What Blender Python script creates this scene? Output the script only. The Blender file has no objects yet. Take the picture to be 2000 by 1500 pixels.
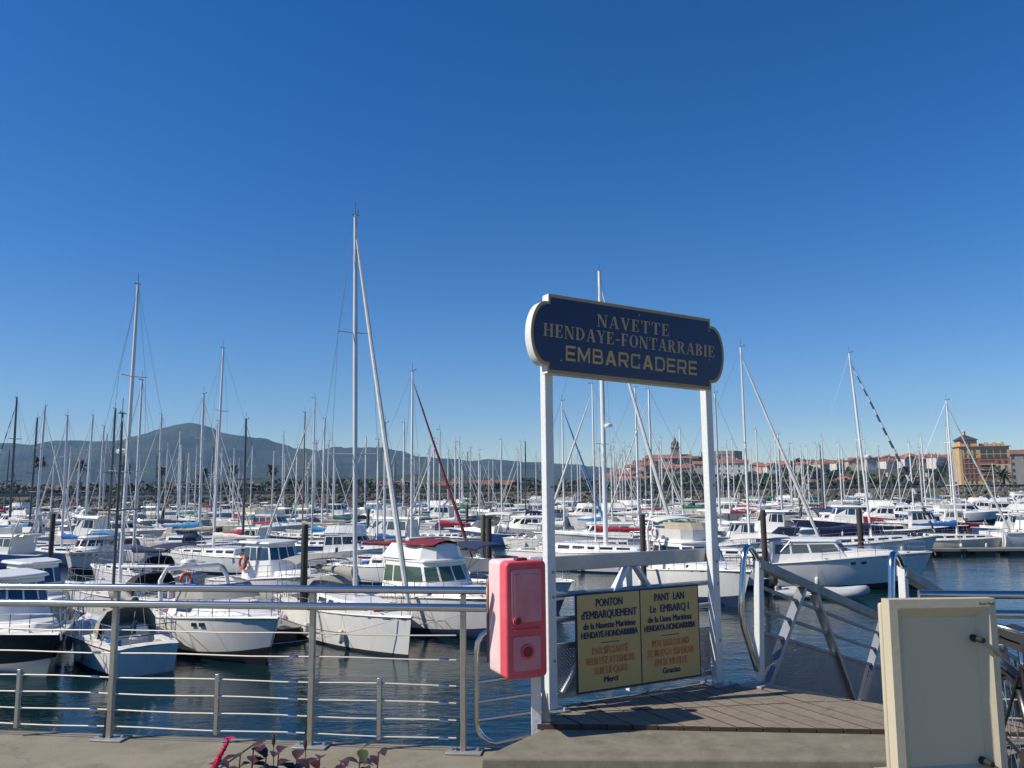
import bpy, bmesh, math, random
from mathutils import Vector, Matrix
from math import sin, cos, tan, pi, radians, sqrt, atan2

# ------------------------------------------------------------------ camera, sky, sun, exposure
sc = bpy.context.scene
COL = sc.collection
W0, H0, F = 2000.0, 1500.0, 1560.0          # photograph size and focal length in its pixels
EYE = Vector((0, 0, 1.8))
PITCH, ROLL = radians(7.38), radians(-0.55)
WZ = -3.7                                    # water level (quay top is z = 0)
cam_d = bpy.data.cameras.new('camera'); cam = bpy.data.objects.new('camera', cam_d); COL.objects.link(cam)
CR = Matrix.Rotation(pi / 2 + PITCH, 3, 'X') @ Matrix.Rotation(ROLL, 3, 'Z')
cam.matrix_world = Matrix.Translation(EYE) @ CR.to_4x4()
cam_d.sensor_width = 36.0; cam_d.lens = F / W0 * 36.0; cam_d.clip_start = 0.1; cam_d.clip_end = 30000
sc.camera = cam
SUN_AZ, SUN_EL = radians(-103), radians(44)   # azimuth from the view direction (+Y), to the left
sdir = Vector((sin(SUN_AZ) * cos(SUN_EL), cos(SUN_AZ) * cos(SUN_EL), sin(SUN_EL)))
world = bpy.data.worlds.new('World'); sc.world = world; world.use_nodes = True
wn = world.node_tree.nodes; wl = world.node_tree.links
bg = wn['Background']
sky = wn.new('ShaderNodeTexSky'); sky.sky_type = 'NISHITA'; sky.sun_disc = False
sky.sun_elevation = SUN_EL; sky.sun_rotation = SUN_AZ
sky.altitude = 800; sky.air_density = 1.0; sky.dust_density = 0.35; sky.ozone_density = 3.0
hs = wn.new('ShaderNodeHueSaturation'); hs.inputs['Saturation'].default_value = 1.39; hs.inputs['Hue'].default_value = 0.510; hs.inputs['Value'].default_value = 1.0
wl.new(sky.outputs[0], hs.inputs['Color']); wl.new(hs.outputs[0], bg.inputs['Color'])
bg.inputs['Strength'].default_value = 0.101
sun_d = bpy.data.lights.new('sun', 'SUN'); sun_d.energy = 5.0; sun_d.angle = radians(0.53); sun_d.color = (1.0, 0.92, 0.79)
sun = bpy.data.objects.new('sun', sun_d); COL.objects.link(sun)
sun.rotation_euler = (-sdir).to_track_quat('-Z', 'Y').to_euler()
sc.view_settings.view_transform = 'Standard'; sc.view_settings.look = 'None'
sc.view_settings.exposure = 0.22; sc.view_settings.gamma = 1.0
sc.render.engine = 'CYCLES'
sc.cycles.use_denoising = True
sc.cycles.max_bounces = 7; sc.cycles.diffuse_bounces = 3; sc.cycles.glossy_bounces = 4
sc.cycles.transparent_max_bounces = 8; sc.cycles.volume_bounces = 0
sc.cycles.caustics_reflective = False; sc.cycles.caustics_refractive = False

def ray(px, py):
    return CR @ Vector(((px - W0 / 2) / F, -(py - H0 / 2) / F, -1.0))
def G(px, py, z):                            # where the line of sight of a pixel meets height z
    r = ray(px, py); return EYE + r * ((z - EYE.z) / r.z)
def D(px, py, d):                            # the point on it at distance d ahead
    r = ray(px, py); return EYE + r * (d / r.y)
def proj(p):
    v = CR.transposed() @ (Vector(p) - EYE)
    return (W0 / 2 + F * v.x / -v.z, H0 / 2 - F * v.y / -v.z)
V = Vector

# ------------------------------------------------------------------ materials
def pm(name, col, rough=0.5, metal=0.0, var=0.0, vscale=3.0, bump=0.0, bscale=40.0, col2=None, coat=0.0, stretch=None, spec=0.5, alpha=None, detail=4.0, ior=None):
    m = bpy.data.materials.new(name); m.use_nodes = True
    nt = m.node_tree; N = nt.nodes; L = nt.links
    b = N['Principled BSDF']
    b.inputs['Base Color'].default_value = (*col, 1); b.inputs['Roughness'].default_value = rough
    b.inputs['Metallic'].default_value = metal; b.inputs['Specular IOR Level'].default_value = spec
    if ior: b.inputs['IOR'].default_value = ior
    if coat: b.inputs['Coat Weight'].default_value = coat; b.inputs['Coat Roughness'].default_value = 0.08
    if alpha is not None: b.inputs['Alpha'].default_value = alpha
    if var or bump:
        tc = N.new('ShaderNodeTexCoord'); src = tc.outputs['Object']
        if stretch:
            mp = N.new('ShaderNodeMapping'); mp.inputs['Scale'].default_value = stretch
            L.new(src, mp.inputs['Vector']); src = mp.outputs[0]
    if var:
        n = N.new('ShaderNodeTexNoise'); n.inputs['Scale'].default_value = vscale; n.inputs['Detail'].default_value = detail; n.inputs['Roughness'].default_value = 0.65
        L.new(src, n.inputs['Vector'])
        r = N.new('ShaderNodeValToRGB'); r.color_ramp.elements[0].position = 0.3; r.color_ramp.elements[1].position = 0.7
        c2 = col2 or tuple(c * (1 - var) for c in col)
        r.color_ramp.elements[0].color = (*c2, 1); r.color_ramp.elements[1].color = (*col, 1)
        L.new(n.outputs['Fac'], r.inputs[0]); L.new(r.outputs[0], b.inputs['Base Color'])
        mr = N.new('ShaderNodeMapRange'); mr.inputs['To Min'].default_value = min(1, rough * 1.25); mr.inputs['To Max'].default_value = rough * 0.85
        L.new(n.outputs['Fac'], mr.inputs[0]); L.new(mr.outputs[0], b.inputs['Roughness'])
    if bump:
        n2 = N.new('ShaderNodeTexNoise'); n2.inputs['Scale'].default_value = bscale; n2.inputs['Detail'].default_value = 5
        L.new(src, n2.inputs['Vector'])
        bp = N.new('ShaderNodeBump'); bp.inputs['Strength'].default_value = bump; bp.inputs['Distance'].default_value = 0.02
        L.new(n2.outputs['Fac'], bp.inputs['Height']); L.new(bp.outputs[0], b.inputs['Normal'])
    return m
M = {}
def mk(name, *a, **k): M[name] = pm(name, *a, **k)
mk('gel', (0.80, 0.79, 0.76), 0.28, var=0.10, vscale=1.3, coat=0.2)
mk('gel_b', (0.72, 0.70, 0.63), 0.3, var=0.12, vscale=1.1, coat=0.2)
mk('cream', (0.70, 0.64, 0.48), 0.32, var=0.1, vscale=1.1)
mk('grey_hull', (0.42, 0.45, 0.46), 0.35, var=0.12, vscale=1.4)
mk('navy_hull', (0.018, 0.03, 0.085), 0.2, var=0.2, vscale=1.5, coat=0.4)
mk('black_hull', (0.012, 0.012, 0.015), 0.22, var=0.2, coat=0.4)
mk('green_hull', (0.32, 0.40, 0.30), 0.4, var=0.1)
mk('red_hull', (0.40, 0.03, 0.03), 0.3, var=0.15)
mk('blue_hull', (0.03, 0.10, 0.28), 0.3, var=0.15)
mk('antifoul_blue', (0.02, 0.04, 0.12), 0.7, var=0.3)
mk('antifoul_dark', (0.02, 0.02, 0.025), 0.7, var=0.3)
mk('antifoul_red', (0.16, 0.03, 0.025), 0.7, var=0.3)
mk('deck', (0.70, 0.69, 0.65), 0.55, var=0.15, vscale=2.2)
mk('teak', (0.30, 0.18, 0.09), 0.6, var=0.4, vscale=4, stretch=(1, 12, 1))
mk('glass', (0.012, 0.016, 0.02), 0.06, spec=0.8)
mk('glass_grey', (0.10, 0.11, 0.11), 0.12, spec=0.7)
mk('glass_green', (0.05, 0.09, 0.06), 0.08, spec=0.8)
mk('glass_blue', (0.015, 0.05, 0.10), 0.08, spec=0.8)
mk('alu', (0.62, 0.64, 0.66), 0.33, 0.75, var=0.12, vscale=2)
mk('mast_alu', (0.66, 0.67, 0.68), 0.4, 0.1, var=0.1, vscale=1)
mk('mast_white', (0.78, 0.78, 0.77), 0.35, var=0.06, vscale=1)
mk('mast_dark', (0.10, 0.11, 0.12), 0.4, 0.3, var=0.1)
mk('mast_wood', (0.30, 0.19, 0.09), 0.5, var=0.25, vscale=2)
mk('wire', (0.25, 0.26, 0.27), 0.4, 0.6)
mk('inox', (0.62, 0.61, 0.60), 0.16, 1.0, var=0.15, vscale=6)
mk('cable_steel', (0.60, 0.56, 0.48), 0.45, 0.25, var=0.15, vscale=9)
mk('inox_dull', (0.52, 0.49, 0.44), 0.38, 0.9, var=0.25, vscale=7)
for n, c in dict(white=(0.68, 0.67, 0.63), grey=(0.32, 0.31, 0.28), navy=(0.02, 0.03, 0.085), blue=(0.02, 0.14, 0.42), sky=(0.05, 0.28, 0.55), red=(0.42, 0.02, 0.04),
                 maroon=(0.19, 0.02, 0.022), green=(0.02, 0.18, 0.11), beige=(0.46, 0.40, 0.30), black=(0.025, 0.025, 0.03), orange=(0.55, 0.09, 0.03), yellow=(0.60, 0.38, 0.04)).items():
    mk('cloth_' + n, c, 0.85, var=0.18, vscale=4, bump=0.5, bscale=9)
mk('rubber', (0.02, 0.02, 0.02), 0.65, var=0.2)
mk('rib_grey', (0.40, 0.42, 0.44), 0.5, var=0.1)
mk('pile', (0.085, 0.048, 0.035), 0.75, var=0.55, vscale=1.6, bump=0.6, bscale=14, stretch=(1, 1, 0.25), col2=(0.02, 0.018, 0.016))
mk('pile_wet', (0.022, 0.026, 0.018), 0.5, var=0.4, vscale=3, bump=0.5, bscale=18)
mk('pile_green', (0.10, 0.105, 0.075), 0.8, var=0.4, vscale=2, bump=0.5, bscale=14, stretch=(1, 1, 0.3))
mk('pontoon_wood', (0.26, 0.235, 0.20), 0.8, var=0.3, vscale=5, stretch=(1, 8, 1))
mk('float', (0.05, 0.05, 0.055), 0.7, var=0.3)
mk('concrete', (0.255, 0.232, 0.17), 0.9, var=0.30, vscale=2.6, bump=0.25, bscale=130, detail=10)
mk('slab', (0.225, 0.207, 0.155), 0.92, var=0.38, vscale=7, bump=0.35, bscale=170, detail=12)
mk('quay_wall', (0.20, 0.19, 0.165), 0.9, var=0.4, vscale=1.3, bump=0.6, bscale=20)
mk('plank', (0.30, 0.255, 0.195), 0.8, var=0.45, vscale=5, bump=0.5, bscale=24, stretch=(1.2, 14, 3), detail=8)
mk('plank_b', (0.28, 0.235, 0.18), 0.82, var=0.4, vscale=5, bump=0.5, bscale=24, stretch=(1.2, 14, 3), detail=8)
mk('plank_end', (0.075, 0.048, 0.036), 0.85, var=0.4, vscale=8)
mk('white_paint', (0.72, 0.74, 0.74), 0.38, var=0.10, vscale=3, bump=0.15, bscale=30)
mk('galv', (0.46, 0.47, 0.48), 0.42, 0.7, var=0.22, vscale=8)
mk('galv_dull', (0.40, 0.40, 0.39), 0.55, 0.5, var=0.25, vscale=6)
mk('sign_navy', (0.008, 0.015, 0.085), 0.3, var=0.35, vscale=2.5, coat=0.15)
mk('sign_gold', (0.46, 0.32, 0.13), 0.45, var=0.2, vscale=6)
mk('sign_text', (0.55, 0.40, 0.21), 0.5, var=0.3, vscale=9)
mk('sign_bronze', (0.60, 0.41, 0.16), 0.45, var=0.2, vscale=9)
mk('sign_yellow', (0.60, 0.44, 0.165), 0.5, var=0.18, vscale=3, detail=7)
mk('print_blue', (0.022, 0.025, 0.09), 0.5, var=0.3, vscale=14)
mk('print_red', (0.50, 0.05, 0.02), 0.5, var=0.45, vscale=18, col2=(0.56, 0.30, 0.08))
mk('box_red', (0.66, 0.045, 0.07), 0.42, var=0.55, vscale=3.2, col2=(0.70, 0.13, 0.16), bump=0.08, bscale=30, detail=6)
mk('box_pink', (0.80, 0.66, 0.66), 0.5, var=0.25, vscale=3.0, col2=(0.76, 0.46, 0.48), detail=6)  # pale pink of the cabinet body, much lighter than the red door
mk('box_pale', (0.62, 0.16, 0.20), 0.5, var=0.4, vscale=5, col2=(0.60, 0.30, 0.33), detail=7)
mk('box_dark', (0.22, 0.02, 0.03), 0.5, var=0.3)
mk('backboard', (0.30, 0.13, 0.11), 0.7, var=0.3, vscale=5)
mk('easel', (0.52, 0.465, 0.345), 0.45, var=0.08, vscale=2.5, bump=0.06, bscale=60)
mk('easel_panel', (0.54, 0.49, 0.365), 0.5, var=0.07, vscale=2.2)
mk('rock', (0.15, 0.135, 0.105), 0.95, var=0.55, vscale=0.25, bump=0.8, bscale=3, col2=(0.05, 0.05, 0.03))
mk('parapet', (0.17, 0.16, 0.14), 0.9, var=0.25, vscale=0.2)
mk('land', (0.07, 0.075, 0.035), 0.95, var=0.5, vscale=0.05)
mk('bark', (0.13, 0.10, 0.075), 0.9, var=0.4, vscale=3, bump=0.6, bscale=8)
mk('palm_leaf', (0.05, 0.065, 0.022), 0.6, var=0.5, vscale=0.8, col2=(0.10, 0.075, 0.035))
mk('leaf_a', (0.055, 0.085, 0.028), 0.7, var=0.5, vscale=0.5)
mk('leaf_b', (0.04, 0.062, 0.03), 0.7, var=0.5, vscale=0.5)
mk('leaf_c', (0.085, 0.105, 0.035), 0.7, var=0.5, vscale=0.5)
mk('plaster_white', (0.66, 0.64, 0.59), 0.85, var=0.15, vscale=0.4)
mk('plaster_cream', (0.58, 0.49, 0.33), 0.85, var=0.15, vscale=0.4)
mk('plaster_ochre', (0.62, 0.43, 0.20), 0.85, var=0.15, vscale=0.4)
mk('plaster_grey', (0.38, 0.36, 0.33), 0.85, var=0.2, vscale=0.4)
mk('plaster_pink', (0.55, 0.33, 0.24), 0.85, var=0.15, vscale=0.4)
mk('brick_red', (0.42, 0.15, 0.075), 0.85, var=0.2, vscale=0.5)
mk('stone', (0.35, 0.28, 0.19), 0.9, var=0.35, vscale=0.25, bump=0.5, bscale=1.2)
mk('stone_dark', (0.16, 0.13, 0.10), 0.9, var=0.4, vscale=0.25)
mk('tile', (0.36, 0.135, 0.075), 0.85, var=0.35, vscale=0.35, bump=0.6, bscale=4)
mk('tile_b', (0.26, 0.115, 0.08), 0.85, var=0.35, vscale=0.35, bump=0.6, bscale=4)
mk('slate', (0.06, 0.055, 0.065), 0.6, var=0.3, vscale=0.5)
mk('far_window', (0.05, 0.05, 0.055), 0.15, spec=0.7)
mk('balcony_dark', (0.10, 0.085, 0.075), 0.6, var=0.3)
mk('red_leaf', (0.085, 0.018, 0.028), 0.45, var=0.5, vscale=9, col2=(0.03, 0.02, 0.015))
mk('green_leaf', (0.07, 0.085, 0.03), 0.5, var=0.4, vscale=9)
mk('petal', (0.62, 0.015, 0.10), 0.5, var=0.4, vscale=14, col2=(0.38, 0.005, 0.05))
mk('stem', (0.12, 0.035, 0.035), 0.6)
mk('bike_black', (0.012, 0.012, 0.014), 0.3, var=0.2)
mk('tyre', (0.018, 0.018, 0.018), 0.8, var=0.2)
mk('orange_buoy', (0.60, 0.08, 0.02), 0.5, var=0.15)

def grime(mn, col, scale, stretch, lo, hi, amt, cracks=0.0):
    m = M[mn]; N = m.node_tree.nodes; L = m.node_tree.links; b = N['Principled BSDF']
    src = b.inputs['Base Color'].links[0].from_socket
    tc = N.new('ShaderNodeTexCoord'); mp = N.new('ShaderNodeMapping'); mp.inputs['Scale'].default_value = stretch; L.new(tc.outputs['Object'], mp.inputs['Vector'])
    n = N.new('ShaderNodeTexNoise'); n.inputs['Scale'].default_value = scale; n.inputs['Detail'].default_value = 7; n.inputs['Roughness'].default_value = .7; L.new(mp.outputs[0], n.inputs['Vector'])
    r = N.new('ShaderNodeMapRange'); r.inputs['From Min'].default_value = lo; r.inputs['From Max'].default_value = hi; r.inputs['To Max'].default_value = amt; L.new(n.outputs['Fac'], r.inputs[0])
    mx = N.new('ShaderNodeMix'); mx.data_type = 'RGBA'; L.new(r.outputs[0], mx.inputs[0]); L.new(src, mx.inputs[6]); mx.inputs[7].default_value = (*col, 1); out = mx.outputs[2]
    if cracks:
        v = N.new('ShaderNodeTexVoronoi'); v.feature = 'DISTANCE_TO_EDGE'; v.inputs['Scale'].default_value = .9
        nn = N.new('ShaderNodeTexNoise'); nn.inputs['Scale'].default_value = 5; nn.inputs['Detail'].default_value = 6; L.new(tc.outputs['Object'], nn.inputs['Vector'])
        ad = N.new('ShaderNodeMix'); ad.data_type = 'VECTOR'; ad.inputs[0].default_value = .22; L.new(tc.outputs['Object'], ad.inputs[4]); L.new(nn.outputs['Color'], ad.inputs[5]); L.new(ad.outputs[1], v.inputs['Vector'])
        cr = N.new('ShaderNodeMapRange'); cr.inputs['From Min'].default_value = 0; cr.inputs['From Max'].default_value = .006; cr.inputs['To Min'].default_value = cracks; cr.inputs['To Max'].default_value = 0; L.new(v.outputs['Distance'], cr.inputs[0])
        m2 = N.new('ShaderNodeMix'); m2.data_type = 'RGBA'; L.new(cr.outputs[0], m2.inputs[0]); L.new(out, m2.inputs[6]); m2.inputs[7].default_value = (.05, .045, .04, 1); out = m2.outputs[2]
    L.new(out, b.inputs['Base Color'])
for g_ in ('gel', 'gel_b'): grime(g_, (0.36, 0.30, 0.20), 1.0, (2.5, 2.5, .5), .56, .85, .55)
grime('concrete', (0.10, 0.095, 0.075), 3.2, (1, 1, 1), .54, .75, .7, .35); grime('slab', (0.09, 0.085, 0.07), 4.0, (1, 1, 1), .53, .75, .75, .3)
grime('white_paint', (0.30, 0.22, 0.15), 5.0, (3, 3, .8), .60, .8, .6); grime('plank', (0.10, 0.085, 0.07), 6, (1, 3, 1), .52, .75, .7); grime('plank_b', (0.10, 0.085, 0.07), 6, (1, 3, 1), .52, .75, .7)
grime('easel', (0.30, 0.27, 0.20), 4, (1, 1, .5), .56, .8, .5); grime('easel_panel', (0.30, 0.28, 0.22), 3, (1, 1, .4), .55, .8, .4); grime('galv', (0.2, 0.17, 0.14), 6, (1, 1, 1), .58, .8, .5)
def water_mat():
    m = bpy.data.materials.new('water'); m.use_nodes = True; N = m.node_tree.nodes; L = m.node_tree.links
    b = N['Principled BSDF']; b.inputs['Base Color'].default_value = (0.003, 0.018, 0.023, 1)
    b.inputs['Roughness'].default_value = 0.05; b.inputs['IOR'].default_value = 1.33; b.inputs['Specular IOR Level'].default_value = 0.5
    tc = N.new('ShaderNodeTexCoord'); hs_ = []
    for sc_, rot, det, w in (((0.55, 1.5, 1), 0.35, 3, 1.0), ((2.8, 6.5, 1), -0.25, 4, 0.42), ((0.10, 0.22, 1), 0.6, 2, 2.2)):
        mp = N.new('ShaderNodeMapping'); mp.inputs['Scale'].default_value = sc_; mp.inputs['Rotation'].default_value = (0, 0, rot)
        L.new(tc.outputs['Object'], mp.inputs['Vector'])
        n = N.new('ShaderNodeTexNoise'); n.inputs['Scale'].default_value = 1.0; n.inputs['Detail'].default_value = det
        n.inputs['Distortion'].default_value = 0.4
        L.new(mp.outputs[0], n.inputs['Vector'])
        mu = N.new('ShaderNodeMath'); mu.operation = 'MULTIPLY'; mu.inputs[1].default_value = w
        L.new(n.outputs['Fac'], mu.inputs[0]); hs_.append(mu)
    a = N.new('ShaderNodeMath'); L.new(hs_[0].outputs[0], a.inputs[0]); L.new(hs_[1].outputs[0], a.inputs[1])
    a2 = N.new('ShaderNodeMath'); L.new(a.outputs[0], a2.inputs[0]); L.new(hs_[2].outputs[0], a2.inputs[1])
    bp = N.new('ShaderNodeBump'); bp.inputs['Strength'].default_value = 0.32; bp.inputs['Distance'].default_value = 0.09
    pn_ = N.new('ShaderNodeTexNoise'); pn_.inputs['Scale'].default_value = 0.09; pn_.inputs['Detail'].default_value = 3; L.new(tc.outputs['Object'], pn_.inputs['Vector'])
    pr_ = N.new('ShaderNodeMapRange'); pr_.inputs['From Min'].default_value = .35; pr_.inputs['From Max'].default_value = .65; pr_.inputs['To Min'].default_value = .17; pr_.inputs['To Max'].default_value = .42
    L.new(pn_.outputs['Fac'], pr_.inputs[0]); L.new(pr_.outputs[0], bp.inputs['Strength'])
    L.new(a2.outputs[0], bp.inputs['Height']); L.new(bp.outputs[0], b.inputs['Normal'])
    M['water'] = m
water_mat()
def stripe_mat(name, c1, c2, scale):
    m = pm(name, c1, 0.8); N = m.node_tree.nodes; L = m.node_tree.links
    tc = N.new('ShaderNodeTexCoord'); wv = N.new('ShaderNodeTexWave'); wv.bands_direction = 'Z'; wv.inputs['Scale'].default_value = scale
    L.new(tc.outputs['Object'], wv.inputs['Vector']); r = N.new('ShaderNodeValToRGB'); r.color_ramp.interpolation = 'CONSTANT'
    r.color_ramp.elements[0].color = (*c1, 1); r.color_ramp.elements[1].color = (*c2, 1); r.color_ramp.elements[1].position = 0.62
    L.new(wv.outputs['Fac'], r.inputs[0]); L.new(r.outputs[0], N['Principled BSDF'].inputs['Base Color']); M[name] = m
stripe_mat('furl_stripe', (0.05, 0.07, 0.11), (0.62, 0.63, 0.63), 0.30)
def mountain_mat():
    m = pm('mountain', (0.075, 0.085, 0.035), 0.95, var=0.6, vscale=0.007, col2=(0.008, 0.018, 0.012), detail=10); M['mountain'] = m
    b = m.node_tree.nodes['Principled BSDF']; b.inputs['Specular IOR Level'].default_value = 0.1
mountain_mat()

# ------------------------------------------------------------------ mesh helpers
CH = {}
class MB:
    def __init__(s): s.v = []; s.f = []; s.mi = []
    def add(s, vs, fs, mi=0):
        o = len(s.v); s.v += [tuple(p) for p in vs]
        for f in fs: s.f.append(tuple(i + o for i in f)); s.mi.append(mi)
        return s
    def box(s, x0, x1, y0, y1, z0, z1, mi=0):
        vs = [(x, y, z) for z in (z0, z1) for x, y in ((x0, y0), (x1, y0), (x1, y1), (x0, y1))]
        return s.add(vs, [(3, 2, 1, 0), (4, 5, 6, 7), (0, 1, 5, 4), (1, 2, 6, 5), (2, 3, 7, 6), (3, 0, 4, 7)], mi)
    def obox(s, c, ax, ay, az, mi=0):       # centre and three half-axis vectors
        c, ax, ay, az = V(c), V(ax), V(ay), V(az)
        vs = [c + ax * i + ay * j + az * k for k in (-1, 1) for i, j in ((-1, -1), (1, -1), (1, 1), (-1, 1))]
        return s.add(vs, [(3, 2, 1, 0), (4, 5, 6, 7), (0, 1, 5, 4), (1, 2, 6, 5), (2, 3, 7, 6), (3, 0, 4, 7)], mi)
    def bar(s, a, b, w, h, up=(0, 0, 1), mi=0):
        a, b = V(a), V(b); d = (b - a).normalized(); u = V(up)
        sd = d.cross(u)
        if sd.length < 1e-4: sd = d.cross(V((1, 0, 0)))
        sd.normalize(); u = sd.cross(d)
        return s.obox((a + b) / 2, d * (b - a).length / 2, sd * w / 2, u * h / 2, mi)
    def tube(s, pts, r, n=8, cap=True, mi=0, flat=1.0):
        pts = [V(p) for p in pts]; k = len(pts); rs = r if isinstance(r, (list, tuple)) else [r] * k
        ref = None; rings = []
        for i, p in enumerate(pts):
            t = (pts[min(i + 1, k - 1)] - pts[max(i - 1, 0)]).normalized()
            if ref is None: ref = V((0, 0, 1)) if abs(t.z) < 0.9 else V((1, 0, 0))
            a = t.cross(ref)
            if a.length < 1e-5: a = t.cross(V((0, 1, 0)))
            a.normalize(); b = a.cross(t).normalized(); ref = b if abs(t.dot(b)) < 0.5 else ref
            rings.append([p + (a * cos(2 * pi * j / n) + b * sin(2 * pi * j / n) * flat) * rs[i] for j in range(n)])
        vs = [q for g in rings for q in g]; fs = []
        for i in range(k - 1):
            for j in range(n):
                j2 = (j + 1) % n; fs.append((i * n + j, i * n + j2, (i + 1) * n + j2, (i + 1) * n + j))
        if cap: fs.append(tuple(range(n - 1, -1, -1))); fs.append(tuple((k - 1) * n + j for j in range(n)))
        return s.add(vs, fs, mi)
    def lathe(s, prof, c=(0, 0, 0), n=12, axis='Z', mi=0):
        c = V(c); vs = []
        for r, z in prof:
            for j in range(n):
                a = 2 * pi * j / n; x, y = r * cos(a), r * sin(a)
                p = V((x, y, z)) if axis == 'Z' else (V((z, x, y)) if axis == 'X' else V((x, z, -y)))
                vs.append(c + p)
        fs = []
        for i in range(len(prof) - 1):
            for j in range(n):
                j2 = (j + 1) % n; fs.append((i * n + j, i * n + j2, (i + 1) * n + j2, (i + 1) * n + j))
        fs.append(tuple(range(n - 1, -1, -1))); fs.append(tuple((len(prof) - 1) * n + j for j in range(n)))
        return s.add(vs, fs, mi)
    def prism(s, poly, z0, z1, mi=0):       # poly (x, y) counter-clockwise
        n = len(poly)
        return s.add([(x, y, z0) for x, y in poly] + [(x, y, z1) for x, y in poly],
                     [tuple(range(n - 1, -1, -1)), tuple(range(n, 2 * n))] + [(i, (i + 1) % n, n + (i + 1) % n, n + i) for i in range(n)], mi)
    def vprism(s, poly, y0, y1, mi=0):      # poly (x, z) extruded along y
        n = len(poly)
        return s.add([(x, y0, z) for x, z in poly] + [(x, y1, z) for x, z in poly],
                     [tuple(range(n)), tuple(range(2 * n - 1, n - 1, -1))] + [(i, n + i, n + (i + 1) % n, (i + 1) % n) for i in range(n)], mi)
    def loft(s, lo, hi, mi=0, cap=True):    # two outlines of (x,y,z)
        n = len(lo); fs = [(i, (i + 1) % n, n + (i + 1) % n, n + i) for i in range(n)]
        if cap: fs += [tuple(range(n - 1, -1, -1)), tuple(range(n, 2 * n))]
        return s.add(list(lo) + list(hi), fs, mi)
    def grid(s, rows, mi=0, closed=False):
        k = len(rows[0]); fs = []
        for i in range(len(rows) - 1):
            for j in range(k if closed else k - 1):
                j2 = (j + 1) % k; fs.append((i * k + j, i * k + j2, (i + 1) * k + j2, (i + 1) * k + j))
        return s.add([p for r in rows for p in r], fs, mi)
    def mesh(s, name, mats, smooth=40):
        me = bpy.data.meshes.new(name); me.from_pydata(s.v, [], s.f)
        for m in (mats if isinstance(mats, (list, tuple)) else [mats]): me.materials.append(M[m])
        me.polygons.foreach_set('material_index', s.mi)
        bm = bmesh.new(); bm.from_mesh(me); bmesh.ops.recalc_face_normals(bm, faces=bm.faces); bm.to_mesh(me); bm.free()
        if smooth:
            me.polygons.foreach_set('use_smooth', [True] * len(me.polygons)); me.set_sharp_from_angle(angle=radians(smooth))
        me.update(); return me
    def build(s, name, mats, parent=None, smooth=40, bevel=0, raw=False, seg=2):
        o = bpy.data.objects.new(name, s.mesh(name, mats, smooth)); COL.objects.link(o)
        if parent: o.parent = parent; CH.setdefault(parent.name, []).append(o)
        if bevel:
            b = o.modifiers.new('bevel', 'BEVEL'); b.width = bevel; b.segments = seg; b.limit_method = 'ANGLE'; b.angle_limit = radians(35)
        return o
def tag(o, label=None, cat=None, group=None, kind=None):
    if label: o['label'] = label
    if cat: o['category'] = cat
    if group: o['group'] = group
    if kind: o['kind'] = kind
    return o
def thing(name, label, cat, loc=(0, 0, 0), rz=0, group=None):
    o = bpy.data.objects.new(name, None); COL.objects.link(o); o.empty_display_size = 0.2
    o.location = loc; o.rotation_euler = (0, 0, rz); return tag(o, label, cat, group)
def copy_tree(o, parent=None, swap=None):
    c = o.copy(); COL.objects.link(c); c.parent = parent
    if parent: CH.setdefault(parent.name, []).append(c)
    if swap and o.type == 'MESH':
        for i, sl in enumerate(c.material_slots):
            if sl.material and sl.material.name in swap:
                nm = swap[sl.material.name]; sl.link = 'OBJECT'; sl.material = M[nm]
    for ch in list(CH.get(o.name, [])): copy_tree(ch, c, swap)
    return c
def lerp(a, b, t): return a + (b - a) * t
def vl(a, b, t): return V(a) * (1 - t) + V(b) * t

# ------------------------------------------------------------------ the setting: water, quay, far shore, mountains
def struct(o): o['kind'] = 'structure'; return o
struct(MB().add([(-9000, -400, WZ), (9000, -400, WZ), (9000, 9000, WZ), (-9000, 9000, WZ)], [(0, 1, 2, 3)]).build('water', 'water'))
# quay: the railing line runs from A to B
QA, QB = G(213, 1452, 0), G(905, 1478, 0)
qd = (QB - QA).normalized(); qn = V((-qd.y, qd.x, 0))          # along the edge to the right; outwards over the water
QE = QA + qn * 0.13                                             # a point on the edge
def Q(a, n, z=0.0): return QA + qd * a + qn * n + V((0, 0, z))
m = MB()
outer = [Q(-60, 0.13), Q(60, 0.13), Q(60, -40), Q(-60, -40)]
m.add([p for p in outer] + [p + V((0, 0, WZ - 2)) for p in outer], [(0, 1, 2, 3), (1, 0, 4, 5), (2, 1, 5, 6), (3, 2, 6, 7), (0, 3, 7, 4)])
quay = struct(m.build('quay', 'concrete'))
for k in range(-3, 6):                                          # coping slabs along the edge, shallow joints between them
    a0 = -1.3 + k * 2.4
    c = MB().obox(Q(a0 + 1.2, -0.32, 0.012), qd * 1.195, qn * 0.455, V((0, 0, 0.016))).build('coping_slab', 'concrete', quay, bevel=0.008)

def land_sheet(name, pts, z, mat):
    m = MB(); n = len(pts); m.add([(x, y, z) for x, y in pts], [tuple(range(n))]); return struct(m.build(name, mat))
# far shore behind the breakwater
BW = 236.0
land_sheet('shore_ground', [(-2500, BW + 6), (2500, BW + 6), (2500, 1500), (-2500, 1500)], 0.2, 'land')
rnd = random.Random(7)
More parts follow.
